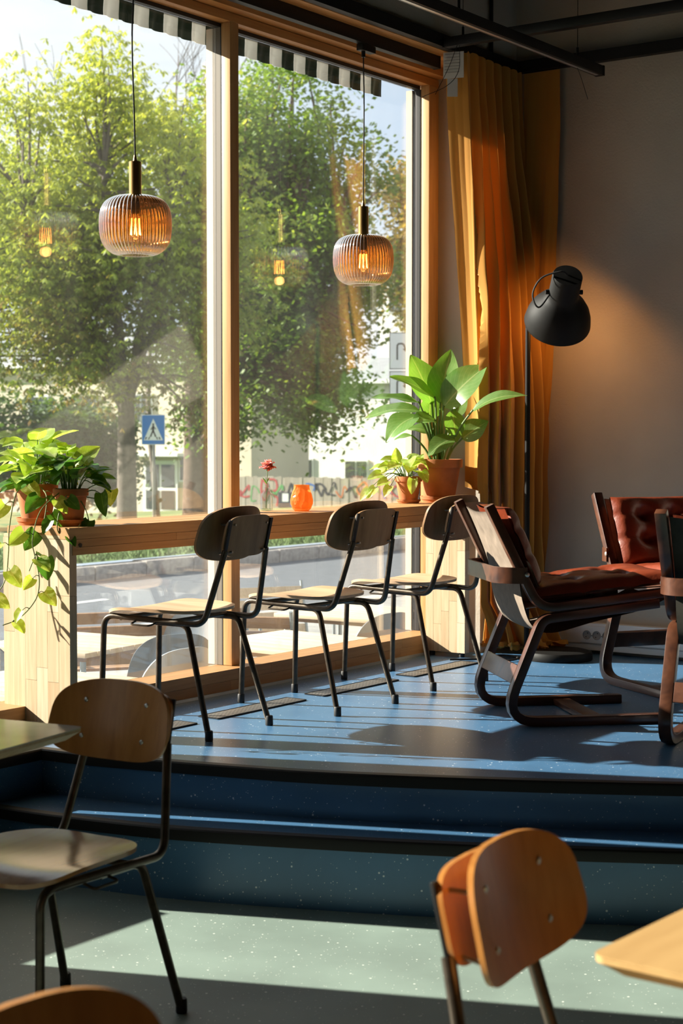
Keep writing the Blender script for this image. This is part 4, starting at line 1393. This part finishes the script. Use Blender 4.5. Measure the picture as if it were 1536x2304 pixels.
# ------------------------------------------------------------------ trees
def make_tree(label, x, y, zg, th, tr, crown, rad, nt_, limbs, nleaf, lsize, mat, bark, seed, kind='palm', dens=.5, group='trees across the road', cat='tree', name='tree', low=.0):
    """crown: centre offset from trunk foot; rad: its three radii"""
    R = random.Random(seed); G_ = np.random.default_rng(seed)
    t = empty(name, (x, y, zg), 0, label, cat, group)
    C = Vector(crown)
    pts = []
    while len(pts) < nt_:
        p = Vector((R.gauss(0, 1), R.gauss(0, 1), R.gauss(0, 1))).normalized() * (R.random() ** .45)
        b = 1 + .22 * math.sin(p.x * 5 + seed) * math.cos(p.y * 4 + p.z * 5)
        if p.z < -.75 + low: continue
        pts.append(C + Vector((p.x * rad[0] * b, p.y * rad[1] * b, p.z * rad[2] * b)))
    fork = Vector((0, 0, th))
    mb = MB()
    mb.tube(spline([(0, 0, -.3), (R.uniform(-.05, .05), R.uniform(-.05, .05), th * .5), fork + Vector((0, 0, .2))], 5), [tr * (1.25 - .35 * i / 10) for i in range(11)], 12)
    dirs = []
    for k in range(limbs):
        a = 2 * PI * k / limbs + R.uniform(-.25, .25)
        dirs.append((Vector((math.cos(a), math.sin(a), 0)), a))
    groups = [[] for _ in range(limbs + 1)]
    for p in pts:
        q_ = p - C
        if Vector((q_.x / rad[0], q_.y / rad[1], 0)).length < .38 and q_.z > -.2 * rad[2]: groups[-1].append(p); continue
        a = math.atan2(q_.y, q_.x)
        k = min(range(limbs), key=lambda i: abs((a - dirs[i][1] + PI) % (2 * PI) - PI))
        groups[k].append(p)
    for g in groups:
        if not g: continue
        cen = sum(g, Vector()) / len(g)
        ctrl = fork.lerp(cen, .45); ctrl.x = fork.x + (cen.x - fork.x) * .32; ctrl.y = fork.y + (cen.y - fork.y) * .32
        st = fork - Vector((0, 0, R.uniform(0, th * .22)))
        end = cen + Vector((0, 0, rad[2] * .25))
        main = spline([st, ctrl, cen, end], 7)
        n = len(main)
        mb.tube(main, [tr * .52 * (1 - .88 * i / n) for i in range(n)], 7)
        for p in g:
            i = min(n - 2, max(3, int(n * R.uniform(.18, .95))))
            best = min(range(3, n - 1), key=lambda i_: (main[i_] - p).length + .8 * max(0, main[i_].z - p.z + .3) + R.uniform(0, .8))
            s_ = main[best]
            m_ = s_.lerp(p, .5) + Vector((R.uniform(-.15, .15), R.uniform(-.15, .15), R.uniform(-.05, .25)))
            mb.tube(spline([s_, m_, p], 4), [.045 * tr / .2 * (1 - .8 * i_ / 9) for i_ in range(9)], 5, cap=False)
    mb.build('trunk_and_branches', bark, t, fix=False, ang=60)
    P = np.array([tuple(p) for p in pts], dtype=np.float64)
    idx = G_.integers(0, len(P), nleaf)
    pos = P[idx] + G_.normal(0, dens, (nleaf, 3)) * np.array([1, 1, .75])
    tone0 = G_.random(len(P))[idx] * .5 + G_.random(nleaf) * .5
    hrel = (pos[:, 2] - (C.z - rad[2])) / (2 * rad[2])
    if kind == 'palm':
        # five drooping leaflets around each leaf stalk
        k = 5
        az = G_.uniform(0, 2 * PI, nleaf)[:, None] + np.arange(k)[None, :] * (2 * PI / k) + G_.normal(0, .15, (nleaf, k))
        ln = lsize * G_.uniform(.7, 1.2, (nleaf, 1)) * np.ones((1, k))
        dr = G_.uniform(.15, 1.1, (nleaf, k))
        d = np.stack([np.cos(az) * np.cos(dr), np.sin(az) * np.cos(dr), -np.sin(dr)], -1)
        lat = np.stack([-np.sin(az), np.cos(az), np.zeros_like(az)], -1)
        b = pos[:, None, :] * np.ones((1, k, 1))
        w = (ln * .19)[..., None]
        ln = ln[..., None]
        Vq = np.stack([b, b + d * ln * .6 + lat * w, b + d * ln, b + d * ln * .6 - lat * w], 2).reshape(-1, 4, 3)
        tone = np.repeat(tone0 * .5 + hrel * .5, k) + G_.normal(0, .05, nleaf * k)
    else:
        az = G_.uniform(0, 2 * PI, nleaf); dr = G_.uniform(-.4, 1.2, nleaf); ro = G_.uniform(-.8, .8, nleaf)
        d = np.stack([np.cos(az) * np.cos(dr), np.sin(az) * np.cos(dr), -np.sin(dr)], -1)
        lat = np.stack([-np.sin(az) * np.cos(ro), np.cos(az) * np.cos(ro), np.sin(ro)], -1)
        ln = (lsize * G_.uniform(.7, 1.25, nleaf))[:, None]
        Vq = np.stack([pos, pos + d * ln * .45 + lat * ln * .5, pos + d * ln, pos + d * ln * .45 - lat * ln * .5], 1)
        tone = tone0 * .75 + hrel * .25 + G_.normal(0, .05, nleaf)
    fo = bpy.data.objects.new('foliage', np_mesh('foliage', Vq, 4, mat, np.clip(tone, 0, 1)))
    COL.objects.link(fo); fo.parent = t; fo['kind'] = 'stuff'
    return t
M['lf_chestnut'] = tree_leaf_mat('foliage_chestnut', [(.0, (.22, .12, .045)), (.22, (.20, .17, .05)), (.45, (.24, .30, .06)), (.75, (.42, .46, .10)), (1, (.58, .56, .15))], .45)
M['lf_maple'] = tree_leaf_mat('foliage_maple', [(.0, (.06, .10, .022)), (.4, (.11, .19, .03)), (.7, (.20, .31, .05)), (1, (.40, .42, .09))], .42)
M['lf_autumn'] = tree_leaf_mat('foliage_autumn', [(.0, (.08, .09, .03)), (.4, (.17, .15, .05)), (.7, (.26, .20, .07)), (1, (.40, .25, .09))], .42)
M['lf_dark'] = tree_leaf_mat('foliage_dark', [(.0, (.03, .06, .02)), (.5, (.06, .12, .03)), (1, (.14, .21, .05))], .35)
# sideways offset and depth in the camera's frame, turned to world x, y
def cw(xc, z): return (4.6 + .8144 * xc - .5803 * z, .5803 * xc + .8144 * z)
x, y = -21.30, 27.95
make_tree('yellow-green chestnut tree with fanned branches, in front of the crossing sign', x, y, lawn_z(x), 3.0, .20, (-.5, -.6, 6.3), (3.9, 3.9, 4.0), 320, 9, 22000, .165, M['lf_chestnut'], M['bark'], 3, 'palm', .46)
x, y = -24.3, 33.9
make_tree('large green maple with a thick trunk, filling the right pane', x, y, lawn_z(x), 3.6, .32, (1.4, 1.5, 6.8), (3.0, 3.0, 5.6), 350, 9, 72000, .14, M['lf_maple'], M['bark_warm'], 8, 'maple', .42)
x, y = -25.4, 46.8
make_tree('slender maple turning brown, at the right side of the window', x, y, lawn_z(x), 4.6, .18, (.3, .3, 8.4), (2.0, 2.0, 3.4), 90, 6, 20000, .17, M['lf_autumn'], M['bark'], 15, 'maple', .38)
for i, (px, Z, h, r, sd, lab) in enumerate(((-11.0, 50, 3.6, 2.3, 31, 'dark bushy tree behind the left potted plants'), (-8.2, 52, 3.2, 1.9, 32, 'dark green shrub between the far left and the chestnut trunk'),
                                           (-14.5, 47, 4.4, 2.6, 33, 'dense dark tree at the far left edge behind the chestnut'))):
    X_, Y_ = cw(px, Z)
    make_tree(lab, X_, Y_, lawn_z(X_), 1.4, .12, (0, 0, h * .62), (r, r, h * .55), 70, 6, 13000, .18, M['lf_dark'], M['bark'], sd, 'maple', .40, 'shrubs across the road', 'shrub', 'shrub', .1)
# bare twigs rising above the chestnut
tb_ = empty('bare_tree', (*cw(-6.6, 60), lawn_z(-40)), 0, 'thin leafless treetop sticking out above the chestnut crown', 'tree')
mb = MB(); R0 = random.Random(4)
def twig(p, d, l, r, lev):
    e = p + d * l
    mb.tube(spline([p, p.lerp(e, .5) + Vector((R0.uniform(-.1, .1), R0.uniform(-.1, .1), 0)) * l * .4, e], 3), [r, r * .9, r * .85, r * .8, r * .7, r * .65, r * .6], 5, cap=False)
    if lev:
        for k in range(3):
            nd = (d + Vector((R0.uniform(-.6, .6), R0.uniform(-.6, .6), R0.uniform(-.1, .5)))).normalized()
            twig(p.lerp(e, R0.uniform(.55, 1)), nd, l * R0.uniform(.5, .75), r * .55, lev - 1)
twig(Vector((0, 0, 0)), Vector((0, 0, 1)), 9.0, .12, 4)
mb.build('branches', M['bark'], tb_, fix=False)

# ------------------------------------------------------------------ buildings
def building(label, xc, Z, w, d, z0, z1, wallm, wins, doors=(), roof=None, rz=5, overhang=.4):
    X_, Y_ = cw(xc, Z)
    t = empty('building', (X_, Y_, z0), math.radians(rz), label, 'building', 'buildings across the road')
    H = z1 - z0
    MB().box(-w / 2, w / 2, 0, d, 0, H).build('wall', wallm, t, smooth=False)
    for (x, z, ww, wh) in wins:
        f = MB().box(x - ww / 2, x + ww / 2, -.10, -.005, z - z0 - wh / 2, z - z0 + wh / 2).build('window', M['frame_white'], t, smooth=False)
        for s_ in (-1, 1):
            a, b = sorted((x + s_ * .05, x + s_ * (ww / 2 - .09)))
            MB().box(a, b, -.125, -.1005, z - z0 - wh / 2 + .09, z - z0 + wh / 2 - .09).build('pane', M['pane_dark'], f, smooth=False)
    for (x, zb, ww, wh) in doors:
        f = MB().box(x - ww / 2 - .14, x + ww / 2 + .14, -.12, -.005, zb - z0, zb - z0 + wh + .14).build('door', M['frame_white'], t, smooth=False)
        for s_ in (-1, 1):
            a, b = sorted((x + s_ * .06, x + s_ * (ww / 2 - .02)))
            for (q0, q1) in ((.15, wh * .45), (wh * .52, wh - .05)):
                MB().box(a, b, -.145, -.1205, zb - z0 + q0, zb - z0 + q1).build('pane', M['pane_dark'], f, smooth=False)
        MB().box(x - ww, x + ww, -1.1, -.005, zb - z0 + wh + .35, zb - z0 + wh + .5).build('canopy', M['frame_white'], t, smooth=False)
    if roof:
        o = overhang
        MB().add([(-w / 2 - o, -o, H), (w / 2 + o, -o, H), (w / 2 + o, d + o, H), (-w / 2 - o, d + o, H), (-w / 2 + 1.5, d / 2, H + roof), (w / 2 - 1.5, d / 2, H + roof)],
                 [(0, 1, 5, 4), (1, 2, 5), (2, 3, 4, 5), (3, 0, 4), (3, 2, 1, 0)]).build('roof', M['roof'], t, smooth=False)
        MB().box(-w / 2 - o, w / 2 + o, -o - .12, -o + .02, H - .16, H + .05).build('gutter', M['frame_white'], t, smooth=False)
    return t
building('cream apartment house with a white double door behind the chestnut trunk', -11.0, 80, 16, 5, -2.7, 4.6, M['cream'],
         [(-4.5, -.6, 1.3, 1.3), (-1.5, -.6, 1.3, 1.3), (4.6, -.4, 1.2, 1.3), (-4.5, 2.4, 1.3, 1.4), (-1.5, 2.4, 1.3, 1.4), (1.8, 2.4, 1.3, 1.4), (4.9, 2.4, 1.2, 1.4)], [(2.95, -2.5, 1.7, 2.3)], 1.6)
building('low pale house with a grey roof behind the graffiti fence', -.2, 92, 18, 9, -3.4, 4.1, M['white_wall'],
         [(-5.2, -.9, 1.5, 1.2), (-2.4, -.8, 1.7, 1.3), (1.2, -.8, 1.5, 1.2)], (), 1.5)
building('tall white house at the right side of the window', 6.6, 112, 9.5, 10, -4, 13.0, M['white_wall'],
         [(-3.4, z, 1.0, 1.5) for z in (1.2, 4.2, 7.2, 10.2)] + [(-1.0, z, 1.0, 1.5) for z in (1.2, 4.2, 7.2, 10.2)], (), 1.2)

# ------------------------------------------------------------------ graffiti fence
X_, Y_ = cw(-.5, 70)
fe = empty('board_fence', (X_, Y_, -2.3), math.radians(8), 'weathered board fence sprayed with red, green and black graffiti', 'fence')
M['fence'] = wood('fence_boards', [(.36, .32, .27), (.45, .40, .34), (.40, .35, .29)], 2)
pm = MB().box(-.096, .096, -.015, .015, 0, 1.65).mesh('plank', M['fence'], smooth=False)
for i in range(44):
    inst('plank', pm, fe, (-4.4 + i * .2, rnd.uniform(-.01, .01), rnd.uniform(-.03, .03)))
for zz in (.3, 1.3):
    MB().box(-4.5, 4.4, .03, .09, zz, zz + .1).build('rail', M['fence'], fe, smooth=False)
gcol = [simple('spray_red', (.42, .06, .06), .8), simple('spray_green', (.10, .32, .10), .8), simple('spray_black', (.04, .04, .05), .8), simple('spray_blue', (.05, .14, .40), .8), simple('spray_orange', (.55, .16, .05), .8)]
rg = random.Random(9)
def flatstroke(pts, r, mat):
    path = spline([(a, 0, b) for a, b in pts], 6)
    mb = MB(); n = len(path)
    for i, p in enumerate(path):
        d = (path[min(i + 1, n - 1)] - path[max(i - 1, 0)]).normalized()
        nr = Vector((-d.z, 0, d.x)) * r
        for s_ in (-1, 1):
            for yy in (-.029, -.026):
                mb.v.append((p.x + nr.x * s_, yy, p.z + nr.z * s_))
    for i in range(n - 1):
        a, b = 4 * i, 4 * (i + 1)
        for (q0, q1) in ((0, 2), (2, 3), (3, 1), (1, 0)):
            mb.f.append((a + q0, a + q1, b + q1, b + q0))
    mb.build('graffiti_stroke', mat, fe, smooth=False)
for i in range(16):
    cx_ = -4.1 + i * .52
    cz_ = rg.uniform(.9, 1.2)
    pts = [(cx_ + .30 * math.cos(a + rg.uniform(-.5, .5)) * rg.uniform(.5, 1.2), cz_ + .34 * math.sin(a * rg.choice((1, 1, 2))) * rg.uniform(.6, 1.1)) for a in [k * 1.05 for k in range(rg.randint(4, 7))]]
    flatstroke(pts, rg.uniform(.022, .045), gcol[(i * 2 + (i // 5)) % 5 if i > 7 else (0, 1, 0, 1, 2, 0, 3, 2)[i]])
flatstroke([(-3.25, 1.55), (-3.3, 1.2), (-3.25, .95), (-3.0, 1.25), (-3.2, 1.5)], .05, gcol[0])
flatstroke([(-3.0, 1.55), (-2.6, 1.5), (-2.55, 1.1), (-2.95, 1.0), (-2.5, .75), (-2.55, .4)], .045, gcol[0])
MB().box(-2.45, -1.55, -.05, -.02, .35, 1.0).build('poster_board', gcol[2], fe, smooth=False)
MB().box(-2.25, -1.95, -.055, -.0505, .60, .95).build('poster', M['frame_white'], fe, smooth=False)
MB().box(-1.85, -1.6, -.055, -.0505, .40, .65).build('poster', gcol[3], fe, smooth=False)

# ------------------------------------------------------------------ signs
X_, Y_ = cw(-4.0, 35.5)
cs = empty('crossing_sign', (X_, Y_, lawn_z(X_)), math.radians(YAWD), 'blue pedestrian crossing sign with a white triangle on a pole', 'road sign')
zc = 1.22 - lawn_z(X_)
M['sign_blue'] = simple('sign_blue', (.02, .17, .52), .45)
M['sign_white'] = simple('sign_white', (.78, .78, .77), .5)
MB().tube([(0, .05, -.2), (0, .05, zc + .3)], .035, 12).build('pole', M['steel'], cs)
MB().box(-.25, .25, 0, .012, zc - .32, zc + .32).build('panel', M['sign_white'], cs, bevel=.004)
MB().box(-.237, .237, -.004, -.0005, zc - .307, zc + .307).build('blue_field', M['sign_blue'], cs, smooth=False)
def flat(parent, name, pts, y0, th, mat):
    MB().prism([(a, b) for a, b in pts], 1, y0 - th, y0).build(name, mat, parent, smooth=False)
flat(cs, 'triangle', [(-.205, zc - .225), (.205, zc - .225), (0, zc + .235)], -.0045, .003, M['sign_white'])
bk = M['black']
def stick(p, q_, r):
    a, b = Vector(p), Vector(q_); d = (b - a).normalized(); nr = Vector((-d.y, d.x)) * r
    flat(cs, 'walking_figure', [(a - nr)[:], (a + nr)[:], (b + nr)[:], (b - nr)[:]], -.008, .003, bk)
hd = [(.0 + .022 * math.cos(k * PI / 6), zc + .115 + .022 * math.sin(k * PI / 6)) for k in range(12)]
flat(cs, 'walking_figure', hd, -.008, .003, bk)
stick((.0, zc + .09), (-.005, zc - .02), .022)
stick((-.004, zc - .01), (.05, zc - .15), .015); stick((-.004, zc - .01), (-.06, zc - .15), .015)
stick((.0, zc + .075), (-.06, zc + .0), .009); stick((.0, zc + .075), (.055, zc + .01), .009)
for (a, w) in ((-.155, .03), (-.09, .025), (.10, .025), (.155, .03)):
    flat(cs, 'stripe', [(a - w / 2 - .012, zc - .205), (a + w / 2 - .012, zc - .205), (a + w / 2 + (.012 if a < 0 else -.03), zc - .155), (a - w / 2 + (.012 if a < 0 else -.03), zc - .155)], -.008, .003, bk)

X_, Y_ = cw(1.30, 30)
ds = empty('direction_sign', (X_, Y_, lawn_z(X_)), math.radians(YAWD), 'white direction sign of two panels with turning arrows at the right frame', 'road sign')
zc = 2.30 - lawn_z(X_)
MB().tube([(.2, .06, -.2), (.2, .06, zc + .6)], .04, 12).build('pole', M['steel'], ds)
M['arrow_grey'] = simple('sign_grey', (.09, .09, .09), .6)
for (z0, z1) in ((-.02, .64), (-.64, -.05)):
    MB().box(-.44, .44, 0, .014, zc + z0, zc + z1).build('panel', M['arrow_grey'], ds, bevel=.003)
    MB().box(-.425, .425, -.004, -.0005, zc + z0 + .015, zc + z1 - .015).build('face', M['sign_white'], ds, smooth=False)
    mz = zc + (z0 + z1) / 2 + .0
    arc = fillet([(-.30, 0, mz - .16), (-.30, 0, mz + .13), (-.19, 0, mz + .13), (-.15, 0, mz + .03)], [.055, .05], 6)
    mb = MB(); n = len(arc)
    for i, p in enumerate(arc):
        d = (arc[min(i + 1, n - 1)] - arc[max(i - 1, 0)]).normalized(); nr = Vector((-d.z, 0, d.x)) * .016
        mb.v += [(p.x + nr.x, -.0045, p.z + nr.z), (p.x - nr.x, -.0045, p.z - nr.z), (p.x + nr.x, -.0065, p.z + nr.z), (p.x - nr.x, -.0065, p.z - nr.z)]
    for i in range(n - 1):
        a, b = 4 * i, 4 * i + 4
        for (q0, q1) in ((0, 1), (1, 3), (3, 2), (2, 0)): mb.f.append((a + q0, a + q1, b + q1, b + q0))
    mb.build('arrow_shaft', M['arrow_grey'], ds, smooth=False)
    flat(ds, 'arrow_head', [(-.205, mz + .035), (-.095, mz + .055), (-.135, mz - .03)], -.0045, .002, M['arrow_grey'])
zt = zc + .06
flat(ds, 'lettering', [(-.010, zt), (.015, zt), (.015, zt + .11), (-.010, zt + .11)], -.0045, .002, M['arrow_grey'])
flat(ds, 'lettering', [(-.010, zt + .135), (.015, zt + .135), (.015, zt + .165), (-.010, zt + .165)], -.0045, .002, M['arrow_grey'])
cc_ = [(.085 + r_ * math.cos(a), zt + .055 + r_ * math.sin(a) * 1.05) for r_, rng in ((.055, range(3, 22)), (.032, range(21, 2, -1))) for a in [k * PI / 12 for k in rng]]
flat(ds, 'lettering', cc_, -.0045, .002, M['arrow_grey'])
flat(ds, 'blue_field', [(.03, zc - .30), (.30, zc - .30), (.30, zc - .12), (.03, zc - .12)], -.0045, .002, M['sign_blue'])

# ------------------------------------------------------------------ awning valance over the window
aw = empty('awning', (-.10, 2.0, 2.765), 0, 'green and white striped awning valance hanging outside above the window', 'awning')
M['aw_green'] = cloth_mat('awning_green', (.012, .045, .025), (.02, .07, .04), .2)
M['aw_white'] = cloth_mat('awning_white', (.72, .71, .68), (.75, .75, .72), .35)
def strip_mesh(mat, nm):
    mb = MB()
    for th in (0, .002):
        for j_ in range(9):
            v = j_ / 8
            for i in range(7):
                u = i / 6
                mb.v.append((.010 * math.sin(u * 2 * PI + v) * v + th, (u - .5) * .0895 + .008 * math.sin(v * PI * 1.6) * v, .16 * (1 - v) - .002 * math.cos(u * 2 * PI) * v))
    for s_ in (0, 63):
        for j_ in range(8):
            for i in range(6):
                a = s_ + j_ * 7 + i
                mb.f.append((a, a + 1, a + 8, a + 7))
    return mb.mesh(nm, mat, ang=80)
ms = [strip_mesh(M['aw_green'], 'valance_green'), strip_mesh(M['aw_white'], 'valance_white')]
for i in range(86):
    inst('valance_stripe', ms[i % 2], aw, (0, 4.93 - .09 * i - .045, 0))
MB().box(-.17, .02, -5.9, 4.93, .161, .30).build('cassette', M['frame_white'], aw, bevel=.01)

# ------------------------------------------------------------------ tables and seats on the pavement
M['teak'] = wood('pale_slats', [(.62, .50, .35), (.70, .58, .42), (.66, .54, .38)], 0)
M['teak_brown'] = wood('brown_slats', [(.30, .18, .10), (.36, .22, .12), (.33, .20, .11)], 0)
M['shell_grey'] = simple('shell_grey', (.09, .105, .12), .4)
M['shell_pale'] = simple('shell_pale', (.34, .38, .42), .35)
M['galv'] = simple('galvanised', (.32, .36, .37), .4, .6)
def out_table(label, x, y, rz, l=.72):
    t = empty('garden_table', (x, y, G), rz, label, 'table', 'tables on the pavement')
    n = 7; w = l / n
    me = MB().box(-l / 2, l / 2, -w / 2 + .003, w / 2 - .003, .705, .73).mesh('slat', M['teak'], bevel=.003)
    for i in range(n): inst('slat', me, t, (0, -l / 2 + w * (i + .5), 0))
    for (sx, sy) in ((1, 1), (1, -1), (-1, 1), (-1, -1)):
        MB().tube([(sx * (l / 2 - .06), sy * (l / 2 - .06), .70), (sx * (l / 2 - .04), sy * (l / 2 - .04), 0)], .016, 8).build('leg', M['galv'], t)
    MB().box(-l / 2 + .04, l / 2 - .04, -l / 2 + .04, l / 2 - .04, .680, .7045).build('apron', M['teak_brown'], t, smooth=False)
    return t
out_table('pale slatted table right behind the glass by the left end panel', -.74, 5.15, .05)
out_table('pale slatted table behind the first bar chair, second from the left', -1.62, 6.30, .1)
out_table('pale slatted table behind the mullion foot in the right pane', -.70, 7.00, -.05)
out_table('pale slatted table farthest along the pavement, behind the middle bar chair', -1.30, 8.42, .05)
def shell_chair(label, x, y, rz, mat):
    t = empty('shell_chair', (x, y, G), rz, label, 'chair', 'shell chairs on the pavement')
    ol = superell(.23, .215, 48, 3.0, .10)
    R = .42
    MB().plate(ol, lambda u, w: (-.20 - w * .22 + u * u / (2 * R), u, .625 + w), lambda u, w: (-.209 - w * .22 + u * u / (2 * R), u * 1.01, .625 + w), 6).build('backrest', mat, t)
    MB().plate(superell(.22, .225, 40, 3.2), lambda u, w: (u + .02, w, .45 - .02 * (1 - (w / .22) ** 2)), lambda u, w: (u + .02, w, .438 - .02 * (1 - (w / .22) ** 2)), 5).build('seat', mat, t)
    for sy in (-1, 1):
        MB().tube(fillet([(.20, .20 * sy, 0), (.16, .18 * sy, .43), (-.14, .18 * sy, .43), (-.24, .20 * sy, 0)], .04, 4), .010, 8).build('leg_tube', M['galv'], t)
        MB().tube(spline([(-.12, .10 * sy, .425), (-.19, .10 * sy, .47), (-.175, .10 * sy, .58)], 4), .010, 8).build('back_support', M['galv'], t)
    return t
shell_chair('pale grey shell chair between the first two outdoor tables', -.64, 5.84, math.radians(172), M['shell_pale'])
shell_chair('grey shell chair behind the pale one outdoors', -1.00, 6.30, math.radians(150), M['shell_grey'])
shell_chair('dark grey shell chair seen past the edge of the left end panel', -1.36, 5.70, math.radians(75), M['shell_grey'])
shell_chair('grey shell chair outdoors just left of the mullion', -1.55, 7.02, math.radians(-92), M['shell_grey'])
shell_chair('grey shell chair outdoors in front of the farthest table', -.72, 7.66, math.radians(170), M['shell_grey'])
def slat_chair(label, x, y, rz, mat, w=.56):
    t = empty('slatted_chair', (x, y, G), rz, label, 'chair', 'slatted garden chairs on the pavement')
    me = MB().box(-.009, .009, -w / 2 + .03, w / 2 - .03, -.034, .034).mesh('slat', mat, bevel=.003)
    for k in range(4): inst('slat', me, t, (-.235 - k * .022, 0, .50 + k * .084), (0, -.25, 0))
    for k in range(5): inst('slat', me, t, (.20 - k * .082, 0, .43), (0, PI / 2, 0))
    for sy in (-1, 1):
        y_ = sy * (w / 2 - .02)
        MB().tube(fillet([(.24, y_, 0), (.22, y_, .62), (-.26, y_, .64)], .06, 5), .012, 8).build('arm_tube', M['galv'], t)
        MB().tube(fillet([(-.30, y_, 0), (-.215, y_, .44), (-.325, y_, .82)], .05, 5), .012, 8).build('back_tube', M['galv'], t)
        MB().tube([(.225, y_, .41), (-.225, y_, .41)], .010, 8).build('seat_rail', M['galv'], t)
    return t
slat_chair('brown slatted garden chair seen between the legs of the first bar chair', -2.25, 7.45, math.radians(145), M['teak_brown'], 1.3)
slat_chair('brown slatted garden chair low behind the middle bar chair', -1.45, 7.66, math.radians(115), M['teak_brown'])
slat_chair('pale slatted garden chair with its back to the right panel', -.55, 8.45, math.radians(178), M['teak'])
slat_chair('pale slatted garden chair farther along, left of the farthest table', -2.10, 8.75, math.radians(-30), M['teak'])
slat_chair('pale slatted garden chair farthest off, behind the third bar chair', -1.30, 9.35, math.radians(-95), M['teak'])
